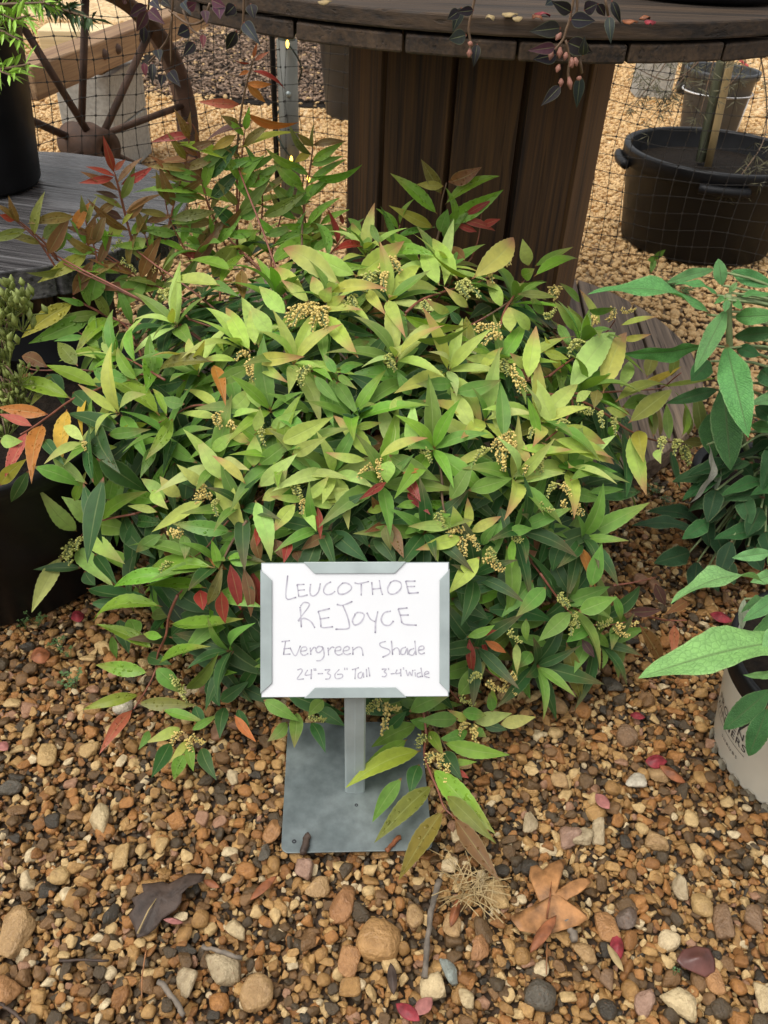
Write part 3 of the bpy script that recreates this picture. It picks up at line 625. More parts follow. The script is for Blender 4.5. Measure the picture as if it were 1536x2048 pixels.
for li, line in enumerate(TXT):
    b = MB(); hw = (5.2, 5.4, 4.6, 4.4)[li]
    for si, st in enumerate(line):
        pts = smooth_path([Vector((x, y, 0)) for x, y in st], 4) if len(st) > 2 else [Vector((st[0][0] + (st[1][0] - st[0][0]) * k / 4, st[0][1] + (st[1][1] - st[0][1]) * k / 4, 0)) for k in range(5)]
        n = len(pts); vs = []; uv = []
        for i, p in enumerate(pts):
            tdir = (pts[min(i + 1, n - 1)] - pts[max(i - 1, 0)]).normalized(); nn = Vector((-tdir.y, tdir.x, 0)) * hw * random.uniform(.75, 1.25)
            dk = 1.0 if i == n - 1 else (.8 if i == 0 else random.uniform(.0, .4))
            for s_ in (-1, 1): q = p + nn * s_; vs.append(cz(q.x, q.y, .00025 + si * .000012)); uv.append((0, dk))
        b.add(vs, [(2 * i, 2 * i + 1, 2 * i + 3, 2 * i + 2) for i in range(n - 1)], uv)
    b.build('lettering', ti.m, card)

# ================================================================== leaves
def leaf_profile(kind=0):
    if kind == 0: return [0, .03, .05, .09, .15, .22, .32, .44, .56, .68, .8, .9, .96, 1], [.02, .02, .05, .15, .285, .39, .475, .495, .445, .345, .225, .115, .048, 0]
    if kind == 1: return [0, .03, .05, .09, .15, .22, .32, .44, .56, .68, .8, .9, .96, 1], [.02, .02, .06, .20, .345, .44, .495, .48, .41, .31, .195, .098, .04, 0]
    return [0, .05, .1, .2, .3, .4, .55, .7, .8, .9, .96, 1], [.06, .07, .16, .31, .43, .5, .49, .42, .33, .20, .09, 0]
def leaf_geo(rows, cols, arch, fold, kind=0, teeth=.03, twist=0.0, skew=0.0, wavy=0.0):
    V, W = leaf_profile(kind); vs = []; uv = []; fs = []
    for i in range(rows + 1):
        v = i / rows; hw = np.interp(v, V, W) * (1 + (teeth if i % 2 else -teeth) * (v > .15))
        zc_ = arch * (1 - (2 * v - 1) ** 2) ; xs = skew * math.sin(v * math.pi)
        for j in range(cols + 1):
            u = -1 + 2 * j / cols; x = u * hw; z = zc_ + fold * abs(x) - .25 * fold * abs(u) * abs(x) + wavy * math.sin(v * 13 + (1 if u > 0 else 2.2)) * abs(u) ** 2 * min(hw * 2, 1)
            a = twist * (v - .3); x2 = x * math.cos(a) ; z2 = z + x * math.sin(a) * .25
            vs.append((x2 + xs, v, z2)); uv.append((.5 + .5 * u, v))
    c1 = cols + 1
    for i in range(rows):
        for j in range(cols): fs.append((i * c1 + j, i * c1 + j + 1, (i + 1) * c1 + j + 1, (i + 1) * c1 + j))
    return vs, fs, uv
VAR = [dict(arch=.03, fold=.10), dict(arch=.07, fold=.07, twist=.4), dict(arch=.12, fold=.10, skew=.14), dict(arch=.10, fold=.05, twist=-.5, skew=-.16), dict(arch=.17, fold=.12), dict(arch=-.03, fold=.12, skew=.10), dict(arch=.06, fold=.13, kind=1, twist=.2), dict(arch=.10, fold=.09, kind=1, twist=-.3)]
def leaf_mesh(rows, cols, mat, **k):
    b = MB(); v, f, uv = leaf_geo(rows, cols, **k); b.add(v, f, uv); return b.mesh('leaf', mat, True)
LM = [leaf_mesh(22, 4, M['leaf'], **k) for k in VAR]
LOW = [leaf_geo(10, 2, **dict(k, teeth=0)) for k in VAR]
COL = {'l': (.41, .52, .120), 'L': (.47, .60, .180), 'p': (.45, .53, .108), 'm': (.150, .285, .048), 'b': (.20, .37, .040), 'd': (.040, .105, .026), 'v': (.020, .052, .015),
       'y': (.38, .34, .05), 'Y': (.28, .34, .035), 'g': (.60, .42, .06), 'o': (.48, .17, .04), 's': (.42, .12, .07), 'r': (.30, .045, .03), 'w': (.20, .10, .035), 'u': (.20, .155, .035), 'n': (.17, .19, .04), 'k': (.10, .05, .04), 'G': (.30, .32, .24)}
ARCHV = {'+': (2, 4), '=': (0, 5, 6)}
DC, DR = Vector((-.03, 1.25, 0)), Vector((.585, .515, .51))
def on_dome(px, py, k=1.0):
    """point where the sight line first meets the shrub's dome, else its nearest pass, never under ground"""
    d = ray(px, py); a = Vector([d[i] / (DR[i] * k) for i in range(3)]); c = Vector([(CP[i] - DC[i]) / (DR[i] * k) for i in range(3)])
    A = a.dot(a); B = a.dot(c); Cc = c.dot(c) - 1; D = B * B - A * Cc
    t_ = (-B - math.sqrt(D)) / A if D > 0 else -B / A
    P_ = CP + d * t_
    if P_.z < .045: P_ = gz(px, py, .045)
    if (P_.x + .70) ** 2 + (P_.y - 1.15) ** 2 < .34 ** 2 and P_.z < .36: P_ = gz(px, py, .36 if py < 950 else max(.12, .36 - (py - 950) / 600))
    return P_
def dnorm(P_): return Vector([(P_[i] - DC[i]) / DR[i] ** 2 for i in range(3)]).normalized()
def leaf_matrix(Pb, Pt, wpx, tilt=None, rs=None):
    rs = rs or random
    zb = (Pb - CP).dot(FW); rt_ = Pt - CP; zt = rt_.dot(FW); (ax, ay), (bx, by) = proj(Pb), proj(Pt); fr_ = math.hypot(ax - bx, ay - by) / FPX * zb; lim = max(.85 * fr_, .012)
    if abs(zt - zb) > lim: Pt = CP + rt_ * ((zb + math.copysign(lim, zt - zb)) / zt)
    dr = (Pt - Pb) * 1.05; ln = dr.length; y = dr / ln; mid = (Pb + Pt) / 2; view = (CP - mid); z = view.dot(-FW) if False else view.length
    n0 = (view.normalized() - y * view.normalized().dot(y)).normalized(); wid = wpx / FPX * (mid - CP).dot(FW)
    Wt = max(wid * .90, .225 * ln); ang = math.acos(min(1, wid * .90 / Wt)); x0 = y.cross(n0)
    upn = (Vector((0, 0, 1)) - y * y.z); s_ = 1 if upn.length < 1e-3 else (1 if x0.dot(upn) > 0 else -1)
    if rs.random() < .18 and ang > .5: s_ = -s_
    n_ = n0 * math.cos(ang) + x0 * math.sin(ang) * s_; x = y.cross(n_)
    mt = Matrix(((x.x * Wt, y.x * ln, n_.x * ln), (x.y * Wt, y.y * ln, n_.y * ln), (x.z * Wt, y.z * ln, n_.z * ln))).to_4x4(); mt.translation = Pb
    return mt, ln, Wt
# ================================================================== the flowering shrub (base x,y -> tip x,y, width, colour; trailing * = beaded with rain)
LEAVES = {
'K': [(570,520,608,380,40,'s'),(580,548,710,470,40,'s'),(540,570,400,540,20,'r'),(535,640,445,680,40,'o'),(560,640,845,800,45,'r+'),(510,750,730,760,70,'o+'),(510,760,675,920,80,'o'),(455,945,90,920,95,'s+*'),(490,1010,960,1100,85,'o+'),(440,1140,285,1045,95,'u*'),(520,1135,140,1290,65,'k'),(420,1220,205,1350,95,'y+'),(440,1340,985,1205,75,'y'),(1100,1320,970,1210,75,'u'),(1110,1310,1400,1280,75,'w+*')],
'A': [(1130,800,900,840,55,'r*'),(1120,910,1050,840,60,'w'),(1380,950,1045,850,62,'Y*'),(1200,1060,1090,960,95,'w'),(1160,935,925,960,45,'w'),(1130,1000,880,990,60,'u*'),(1180,1050,900,1050,62,'u*'),(1210,1060,1410,850,90,'d*'),(1390,975,1536,930,62,'b*'),(1290,1000,1500,930,60,'m*'),(1390,1020,1520,960,60,'y'),(1190,1140,800,1140,62,'b*'),(1180,1170,960,1150,60,'m'),(1390,1205,1000,1060,52,'b'),(1240,1180,1420,1000,90,'d*'),(1410,1110,1536,1000,70,'b*'),(1390,1340,1250,1220,95,'d*'),(1420,1290,1536,1220,70,'m'),(1240,1250,1020,1320,72,'b*+'),(1250,1262,1050,1335,50,'m'),(700,1170,570,1130,38,'k'),(670,1050,475,1080,52,'r'),(715,1090,900,985,58,'r*'),(680,1010,740,945,36,'s'),(740,1260,960,1150,45,'w'),(690,1190,560,1290,55,'w*'),(720,1290,590,1240,65,'k'),(435,1370,530,1200,75,'o*'),(520,1450,560,1280,95,'w*'),(560,1440,600,1320,62,'u'),(440,1280,175,1320,75,'u*+'),(250,1410,400,1290,115,'n*'),(330,1490,400,1310,105,'m*'),(90,1300,0,1270,52,'r'),(180,1400,0,1390,45,'Y'),(860,1310,1020,1270,52,'w*'),(700,1400,660,1300,92,'l'),(740,1400,540,1395,32,'b'),(760,1390,990,1350,32,'b'),(770,1385,880,1260,62,'b'),(800,1450,862,1410,80,'l'),(1160,1477,1330,1300,105,'w*'),(1330,1390,1536,1360,60,'b*'),(1230,1385,1000,1372,42,'m*'),(720,1330,800,1235,30,'Y')],
'B': [(425,955,610,840,62,'b*'),(420,905,325,960,52,'y+'),(385,1000,160,880,55,'b*'),(375,1100,200,950,92,'b*'),(420,1045,710,975,58,'b*'),(375,1215,345,1110,95,'m*'),(370,1150,520,1080,72,'b'),(0,1250,350,1160,42,'Y'),(335,1300,130,1220,55,'m*'),(0,1090,210,1000,100,'b*'),(0,1000,90,930,62,'b*'),(1190,1145,1075,950,85,'n*'),(1230,1075,1420,990,95,'w*'),(1205,1100,1050,1090,60,'y+'),(1165,1265,900,1035,82,'b*'),(1210,1210,1520,1048,65,'b*'),(1200,1320,1540,1130,115,'b*'),(1180,1375,1225,1240,92,'m'),(1220,1425,1250,1300,85,'m*'),(1140,1345,890,1220,75,'Y'),(1400,1370,1265,1320,42,'r'),(1430,1330,1536,1295,52,'r'),(650,1385,410,1370,62,'b'),(770,1372,640,1370,32,'r'),(700,1390,600,1440,55,'r'),(720,1370,640,1290,55,'m'),(780,1480,715,1380,100,'m'),(825,1440,780,1320,52,'m'),(610,1330,585,1250,28,'r'),(140,1390,320,1330,60,'m'),(310,1425,200,1350,62,'b*'),(345,1445,330,1350,62,'l'),(1060,1530,810,1380,82,'b'),(20,1390,160,1440,62,'Y'),(420,1500,560,1420,55,'m')],
'E': [(620,220,900,15,140,'p'),(540,270,210,60,145,'p'),(630,210,360,55,120,'l'),(345,380,150,175,110,'p'),(350,365,190,240,72,'p'),(420,350,370,220,92,'p'),(440,370,480,280,95,'p'),(450,390,560,330,72,'p'),(480,310,800,290,82,'p+'),(440,415,660,415,55,'p'),(440,440,632,685,110,'p'),(390,500,370,665,82,'m'),(370,490,300,660,62,'d'),(420,520,440,720,82,'m'),(330,420,150,540,85,'l'),(690,300,800,440,75,'p'),(810,360,915,570,90,'p'),(215,440,60,280,110,'l'),(130,560,10,400,112,'l'),(30,620,0,420,82,'l'),(1110,290,820,270,85,'l+'),(1120,270,1015,45,112,'l'),(1225,228,1085,0,112,'l'),(1310,230,1545,-5,150,'p'),(1310,230,1065,60,32,'Y'),(1000,130,860,10,62,'b'),(1270,120,1190,40,75,'w'),(1290,400,1150,280,62,'p'),(1490,400,1400,240,85,'p'),(1180,430,1040,350,62,'p'),(860,360,1120,320,32,'m'),(900,440,1260,500,82,'b+'),(960,580,1280,510,52,'m+'),(860,720,1090,540,125,'d'),(440,480,720,560,105,'d'),(1210,850,990,850,92,'m+'),(810,930,590,800,102,'d'),(950,920,870,780,82,'m'),(20,710,310,690,95,'p+'),(30,720,220,840,75,'p'),(350,760,482,835,42,'b'),(310,830,150,720,75,'m'),(510,790,440,680,62,'m'),(520,760,670,735,52,'m'),(530,785,625,745,52,'m'),(510,840,642,1040,92,'m'),(380,800,520,955,75,'m'),(520,800,630,880,52,'m'),(740,1300,500,1045,112,'p'),(840,1240,755,945,105,'L'),(945,1250,965,970,95,'L'),(690,1300,455,1255,65,'p'),(760,1290,1040,1175,62,'p'),(820,1270,1110,1420,112,'m'),(830,1300,810,1430,115,'l'),(1130,1315,1130,1050,112,'d'),(1350,1180,1040,1020,102,'p'),(1320,1120,1190,880,112,'l'),(1470,1160,1470,840,95,'L'),(1450,1170,1240,1095,55,'p'),(1430,1230,1180,1350,65,'p'),(1200,900,1470,830,105,'m+'),(1290,1480,1540,1410,112,'m'),(1180,1540,1310,1320,112,'m'),(1100,1540,750,1500,125,'d'),(870,980,1065,955,62,'m'),(820,1010,890,925,75,'l'),(760,1015,540,1010,115,'d'),(640,1100,500,1040,80,'d'),(620,1110,770,1080,55,'b'),(180,1200,480,1050,122,'l'),(120,1110,300,1005,75,'l'),(50,1330,250,1180,112,'m'),(250,1270,450,1165,92,'l'),(50,1460,270,1270,105,'L'),(450,1395,220,1300,105,'m'),(160,1460,220,1360,82,'l'),(290,1400,580,1420,55,'l'),(330,1535,460,1400,75,'l'),(740,1240,350,1230,140,'d'),(770,1200,460,1150,105,'d'),(70,1540,230,1470,82,'l'),(20,1150,275,1165,45,'y'),(340,1530,635,1500,75,'l'),(805,1430,650,1530,55,'r*'),(900,1380,1040,1370,32,'o'),(920,1390,1005,1540,82,'r*'),(560,640,700,600,70,'m'),(700,640,820,800,70,'m'),(1020,480,1230,400,70,'m'),(1160,560,1290,590,60,'b'),(1270,620,1490,660,120,'d'),(1270,700,1480,690,60,'l'),(1290,790,1536,740,60,'p'),(1350,780,1490,640,70,'p'),(1250,500,1180,420,60,'d'),(60,1000,10,820,95,'l'),(30,1130,60,1000,75,'l'),(20,1340,30,1160,110,'l')],
'F': [(160,800,205,505,112,'p'),(165,690,425,560,55,'p'),(160,740,60,650,62,'p'),(390,870,650,545,165,'L'),(590,880,720,545,142,'p'),(690,850,740,700,82,'l'),(470,530,320,360,85,'l'),(480,505,390,380,62,'l'),(575,485,460,290,48,'p'),(460,360,345,250,45,'m'),(200,150,410,45,55,'b'),(195,210,440,115,62,'b'),(165,150,130,0,85,'l'),(120,200,195,165,85,'b'),(250,430,175,320,62,'m'),(100,310,320,330,55,'n'),(120,240,260,340,55,'m'),(60,530,50,390,95,'l'),(170,520,60,390,75,'l'),(500,400,650,390,45,'m'),(690,490,900,440,38,'p'),(700,570,860,540,45,'p'),(310,1060,180,770,115,'l'),(390,980,360,830,75,'m'),(435,930,520,870,65,'l'),(225,1140,160,910,65,'b'),(20,1140,0,820,95,'m'),(360,1060,595,1165,100,'p'),(100,1190,400,1200,65,'p'),(300,1140,640,1280,102,'p'),(240,1250,635,1255,52,'p'),(310,1300,660,1330,85,'m'),(400,1380,600,1330,60,'m'),(500,1450,700,1430,55,'m'),(400,1440,575,1490,92,'m'),(735,1050,975,865,120,'n'),(840,790,890,620,85,'n'),(980,780,1010,630,65,'n'),(785,850,1030,730,52,'y'),(930,840,1235,790,32,'n'),(600,960,735,990,70,'p'),(560,860,540,960,80,'n'),(740,1120,835,1450,112,'p'),(790,1090,822,1270,102,'y'),(700,1090,720,1470,75,'d'),(610,1000,690,1280,70,'d'),(880,1130,850,920,62,'n'),(895,1120,750,890,30,'b'),(915,1130,905,930,34,'u'),(970,1150,955,950,65,'m'),(1040,1130,1000,880,28,'b'),(1080,1120,1060,960,65,'n'),(1165,1130,1120,850,85,'n'),(1180,1170,1305,1050,85,'n'),(1170,1165,1050,1160,65,'n'),(900,1200,922,1280,55,'l'),(980,1200,1032,1420,45,'d'),(660,930,960,850,60,'n'),(700,960,850,900,90,'m'),(350,760,260,560,60,'Y'),(250,640,390,680,60,'Y'),(330,480,420,640,60,'m')],
'D': [(720,200,380,180,45,'b'),(400,155,165,190,50,'n+'),(520,80,235,245,92,'y*'),(430,325,550,120,92,'w*'),(530,370,600,110,135,'m*'),(435,370,140,570,112,'y*+'),(550,445,185,605,112,'m*'),(695,480,450,680,85,'b*+'),(590,650,640,560,80,'d'),(630,240,640,400,112,'d*'),(870,230,700,400,132,'m'),(760,200,650,310,55,'m'),(1000,420,890,690,142,'d*'),(810,490,960,360,122,'d'),(1110,510,1335,670,152,'d'),(920,640,865,888,132,'b*'),(815,830,700,640,75,'b'),(665,815,520,635,65,'b'),(770,830,560,760,112,'m*'),(460,745,345,610,105,'n*'),(280,750,135,690,95,'w*'),(580,870,285,745,92,'Y'),(425,940,75,850,105,'Y*'),(285,1030,0,990,92,'o*'),(190,1100,0,1030,65,'s'),(250,1090,190,1425,112,'o*'),(160,1130,35,1390,82,'s*'),(395,1000,360,1325,105,'g*'),(505,930,490,1150,55,'g'),(700,920,565,1125,65,'Y'),(945,1040,590,805,112,'b*'),(985,1040,905,885,55,'b'),(1020,1055,865,1290,92,'b*'),(1065,1080,970,1370,92,'d*'),(910,1220,830,1400,75,'m*'),(870,1085,690,1130,48,'Y'),(700,1085,510,1030,85,'m*'),(1090,970,970,930,85,'m'),(1095,830,880,870,112,'d*'),(340,800,180,980,75,'n*'),(200,785,35,950,48,'w'),(1260,720,950,780,85,'n*+'),(1400,715,1180,725,48,'p'),(1480,660,1340,410,112,'p'),(1530,640,1430,350,112,'L'),(1265,740,1330,970,85,'o*'),(1480,750,1250,860,95,'m'),(1290,1000,1090,890,62,'l'),(1290,1055,1070,1025,55,'l'),(1360,1010,1470,880,112,'l'),(1370,1045,1540,1010,48,'l'),(1340,1100,1512,1220,75,'p'),(1250,1250,1380,1140,85,'l'),(1310,1420,1170,1180,112,'l'),(1450,1440,1260,1280,65,'p'),(1210,1460,1050,1330,75,'l'),(1010,265,780,345,55,'b'),(1300,270,1000,250,75,'l'),(1240,260,1410,335,70,'m'),(1370,185,1080,150,55,'b'),(1300,105,1070,80,65,'r*'),(1430,170,1440,345,85,'u*'),(1250,230,1390,30,142,'n*'),(500,1190,380,1105,75,'L'),(510,1205,270,1320,62,'l'),(540,1215,685,1222,48,'l'),(515,1210,380,1330,52,'m'),(520,1240,600,1490,92,'m'),(720,1160,780,1325,85,'d'),(570,1290,860,1480,142,'d'),(200,1340,465,1450,105,'m'),(0,1450,150,1300,92,'Y'),(170,1360,70,1540,85,'d'),(440,1540,510,1370,65,'b'),(640,1540,680,1370,92,'m'),(980,1536,840,1415,85,'l'),(1070,1520,950,1400,92,'l'),(1090,1540,1110,1370,105,'d'),(280,790,380,980,110,'d'),(430,900,560,1010,110,'d'),(540,910,570,1150,80,'m'),(260,1180,380,1330,80,'d'),(640,1150,880,1120,80,'m'),(0,1190,130,1190,90,'l'),(620,610,840,560,90,'d'),(1010,480,1270,420,100,'d')],
'G': [(390,335,120,120,122,'L'),(455,245,235,0,112,'L'),(535,190,370,45,132,'L'),(605,170,862,15,95,'b'),(515,270,728,430,115,'l'),(450,350,670,572,122,'L'),(365,390,195,708,112,'L'),(930,130,760,95,55,'l'),(1210,60,910,240,85,'l'),(900,0,990,110,82,'l'),(780,180,750,510,115,'d'),(560,380,690,565,85,'d'),(930,150,860,350,102,'d'),(480,460,210,470,65,'d'),(1370,245,1030,200,105,'m*'),(960,260,810,365,82,'m'),(970,250,945,400,65,'m'),(1080,260,1090,405,75,'m'),(1140,400,770,335,75,'m'),(1060,500,690,570,102,'b*+'),(1270,460,840,580,95,'b*+'),(1220,580,840,585,75,'b*'),(960,690,568,775,85,'b*+'),(905,940,585,800,85,'b*'),(960,870,850,850,62,'b'),(1000,790,1420,762,85,'b*'),(880,1080,578,1035,102,'b*'),(940,1025,1232,930,75,'b*'),(825,1210,500,1295,82,'Y*+'),(815,1260,1150,1272,92,'n*'),(780,1300,595,1550,85,'s*'),(920,1050,1080,1200,112,'m'),(1100,1180,1282,970,85,'n'),(1190,1110,1392,1080,65,'b'),(960,1300,1200,1370,65,'m'),(1230,690,1357,1012,85,'b*'),(1225,680,1310,450,75,'n*'),(1300,600,1540,690,112,'b*'),(1345,400,1540,430,95,'b*'),(1290,470,1250,300,65,'b'),(1070,1405,868,1492,75,'l'),(1100,1480,1000,1610,55,'l'),(1110,1480,1142,1655,75,'m'),(1090,1560,1030,1705,95,'m*'),(1010,1490,900,1690,105,'d'),(1190,1520,1275,1705,95,'d'),(880,1420,820,1530,55,'m'),(1130,1420,1282,1330,55,'m'),(1385,1330,1507,1482,62,'o'),(1360,440,1420,700,92,'r'),(1440,460,1480,740,82,'w'),(1310,600,1330,780,92,'r'),(1180,590,1200,705,100,'r'),(1490,480,1535,700,80,'r'),(1340,470,1230,390,70,'o'),(510,580,850,620,82,'d'),(530,670,800,660,82,'d'),(1000,870,1300,850,142,'d'),(700,760,760,960,105,'d'),(1240,1100,1295,1270,105,'d'),(1300,1250,1470,1130,90,'d'),(1420,1180,1540,1000,95,'d'),(760,760,800,900,110,'m'),(500,480,560,560,90,'d'),(870,980,1010,1030,90,'d'),(660,860,690,990,55,'m'),(1150,1270,1210,1400,80,'d'),(1330,1280,1300,1460,90,'d'),(1400,1290,1480,1440,70,'d')],
'H': [(350,60,548,110,65,'p'),(380,50,642,65,65,'l'),(270,80,142,242,95,'p'),(310,110,388,238,75,'l'),(330,60,130,40,55,'p'),(30,60,120,405,125,'l'),(400,100,415,285,48,'r'),(445,270,310,350,75,'w'),(260,360,290,430,75,'w'),(160,370,400,250,85,'d'),(480,240,690,420,125,'d'),(570,150,700,330,115,'d'),(730,270,860,440,115,'d'),(330,430,470,340,115,'d'),(1120,140,780,195,105,'d'),(1190,222,945,215,75,'l'),(1250,280,988,352,95,'p'),(1215,218,1200,100,85,'l'),(1290,230,1285,52,65,'p'),(1300,250,1478,158,75,'p'),(1355,395,1180,603,115,'l'),(1240,320,1180,415,65,'m'),(800,200,678,250,55,'w*'),(800,210,830,352,85,'n'),(840,200,905,392,85,'w*'),(690,130,840,80,62,'Y'),(760,120,720,40,62,'w'),(930,0,1060,140,75,'r*'),(1000,85,870,100,60,'b'),(1190,640,1400,760,125,'d'),(1180,870,1392,720,132,'d'),(1200,1000,1490,950,125,'d'),(1230,1220,1392,1010,125,'m'),(1420,1290,1432,1170,65,'b'),(1280,870,1440,800,65,'m'),(1360,860,1452,830,42,'r'),(1295,880,1310,1092,65,'r*'),(1360,880,1386,1012,32,'r'),(1390,890,1510,960,55,'o'),(1390,1020,1482,1112,55,'b'),(80,1240,285,1362,95,'m'),(220,1370,108,1480,85,'m'),(280,1310,262,1515,95,'m'),(360,1370,442,1545,85,'d'),(940,1310,1170,1220,115,'m'),(400,1290,555,1390,100,'d'),(440,1240,350,1330,90,'m'),(60,210,40,330,70,'r'),(20,260,60,420,80,'w'),(150,290,190,400,80,'w'),(230,300,200,430,70,'r'),(700,330,820,300,110,'d'),(1370,330,1460,200,70,'m'),(1440,300,1480,180,60,'m'),(1480,560,1536,720,95,'d'),(1480,100,1536,250,80,'d'),(860,380,960,420,80,'d'),(1080,320,1110,420,60,'l')],
'J': [(1230,170,1000,180,105,'m'),(1060,210,950,180,85,'m'),(990,200,728,332,115,'m'),(930,290,630,500,105,'b'),(1010,360,583,570,125,'Y'),(895,520,730,770,105,'m'),(1080,560,750,888,125,'n*'),(1145,705,890,1105,132,'u*'),(1075,460,1432,832,152,'b*'),(1160,620,1442,895,112,'n'),(1205,750,1462,1112,122,'w*'),(1180,430,1335,425,48,'b'),(1290,240,1120,290,85,'m'),(1060,240,1142,385,75,'b'),(1140,310,1517,380,105,'b'),(1320,190,1540,140,95,'l'),(1280,180,1170,118,62,'p'),(1430,130,1412,20,65,'m'),(1140,360,1250,530,112,'d'),(1000,440,950,620,105,'d'),(870,120,970,90,90,'d'),(820,230,920,130,80,'d'),(1370,200,1515,235,70,'d'),(1250,130,1390,150,90,'m'),(1330,220,1395,275,60,'m'),(1215,470,1290,520,40,'r')],
'I': [(350,600,620,500,105,'m'),(450,640,660,560,115,'m'),(410,640,228,802,112,'m'),(530,720,388,812,95,'m'),(655,540,690,692,55,'m'),(650,720,640,855,65,'m'),(540,755,622,842,62,'m'),(510,780,428,985,102,'m'),(380,815,462,1138,112,'n*'),(700,760,680,1010,92,'n'),(800,715,938,952,92,'w*'),(450,260,542,492,65,'o'),(520,500,582,260,105,'m'),(190,460,15,665,122,'m'),(262,500,98,662,112,'m'),(350,540,120,235,132,'d'),(280,830,90,790,75,'m'),(95,820,98,995,55,'l'),(150,680,155,805,55,'m'),(75,220,70,385,55,'b'),(370,230,305,400,105,'d'),(40,180,182,165,75,'m'),(0,1290,198,1245,85,'l'),(1000,715,995,905,65,'s*'),(890,480,945,600,75,'k'),(740,640,920,630,70,'k'),(1070,580,950,655,70,'w'),(300,330,410,540,100,'d'),(230,420,290,560,90,'d'),(130,50,250,200,90,'d'),(0,400,60,520,110,'d'),(0,560,100,700,110,'d'),(180,870,110,960,90,'m'),(300,800,400,960,90,'d'),(460,480,420,360,70,'d'),(470,800,540,900,60,'k')]}
shrub = tag(empty('flowering_shrub', (-.03, 1.14, .17)), 'spreading evergreen shrub with long toothed leaves and small cream flower clusters', 'shrub')
SL = Vector(shrub.location); MSL = Matrix.Translation(-SL)
recs = []; lr = random.Random(5)
for sec, rows in LEAVES.items():
    k = SC[sec][2]
    for (bx, by, tx, ty, wz, c) in rows:
        x0, y0 = zp(sec, bx, by); x1, y1 = zp(sec, tx, ty); f = lr.uniform(.98, 1.05); f2 = f + lr.uniform(-.02, .05)
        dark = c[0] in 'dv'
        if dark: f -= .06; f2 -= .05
        Pb, Pt = on_dome(x0, y0, f), on_dome(x1, y1, f2)
        mt, ln, wt = leaf_matrix(Pb, Pt, wz / k, rs=lr)
        var = lr.choice(ARCHV['+']) if '+' in c else lr.choice((0, 1, 2, 3, 5, 6, 7))
        cc = tuple(max(.005, q * lr.uniform(.86, 1.14)) for q in COL[c[0]]); tipv = .75 if c[0] == 'p' else (.3 if c[0] in 'lLmb' and lr.random() < .4 else .0)
        recs.append((ln * wt, mt, var, cc + ((1 if '*' in c else 0) + tipv,)))
# inner leaves filling the dome
from math import sin, cos
OUT = [(40,900),(150,790),(300,600),(420,500),(560,480),(700,490),(850,500),(1000,560),(1110,640),(1190,720),(1215,830),(1215,950),(1165,1050),(1170,1130),(1220,1240),(1160,1330),(1020,1400),(960,1460),(880,1490),(740,1470),(640,1460),(520,1430),(440,1440),(400,1420),(350,1370),(310,1260),(260,1160),(200,1000)]
def inside(x, y, poly):
    c = False; j = len(poly) - 1
    for i in range(len(poly)):
        (xi, yi), (xj, yj) = poly[i], poly[j]
        if (yi > y) != (yj > y) and x < (xj - xi) * (y - yi) / (yj - yi) + xi: c = not c
        j = i
    return c
fill = []; tries = 0
while len(fill) < 2300 and tries < 40000:
    tries += 1; th = lr.uniform(0, 6.283); zz = lr.uniform(.03, 1) ; s = math.sqrt(max(0, 1 - zz * zz)); shell = len(fill) >= 1300; kk = lr.uniform(.84, .93) if shell else lr.uniform(.55, .84)
    P_ = DC + Vector((DR.x * s * cos(th), DR.y * s * sin(th), DR.z * zz)) * kk
    if P_.y > 1.62: continue
    if (P_.x - SX) ** 2 + (P_.y - SY) ** 2 < .29 ** 2: continue
    if (P_.x - SX) ** 2 + (P_.y - SY) ** 2 < .63 ** 2 and P_.z < .12: continue
    x, y = proj(P_)
    if not inside(x, y, OUT): continue
    n_ = dnorm(P_); o_ = (n_ + Vector((lr.gauss(0, .7), lr.gauss(0, .7), lr.gauss(-.15, .5)))).normalized()
    if shell: o_ = Vector((lr.gauss(0, .8), lr.gauss(-.25, .8), lr.gauss(-.3, .6))); o_ = (o_ - n_ * o_.dot(n_) * .92).normalized(); ln = lr.uniform(.075, .125)
    Pt = P_ + o_ * ln
    if Pt.z < .02: continue
    up = (n_ * .5 + Vector((0, 0, 1)) + Vector((lr.gauss(0, .45), lr.gauss(0, .45), 0))); up = (up - o_ * up.dot(o_)).normalized(); xx = o_.cross(up); wt = ln * lr.uniform(.22, .28)
    mt = Matrix(((xx.x * wt, o_.x * ln, up.x * ln), (xx.y * wt, o_.y * ln, up.y * ln), (xx.z * wt, o_.z * ln, up.z * ln))).to_4x4(); mt.translation = P_
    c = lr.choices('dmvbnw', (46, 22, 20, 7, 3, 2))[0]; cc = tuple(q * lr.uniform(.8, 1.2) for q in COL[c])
    fill.append((0, mt, lr.randrange(8), cc + ((1 if lr.random() < .3 else 0) + (.3 if lr.random() < .2 else 0),)))
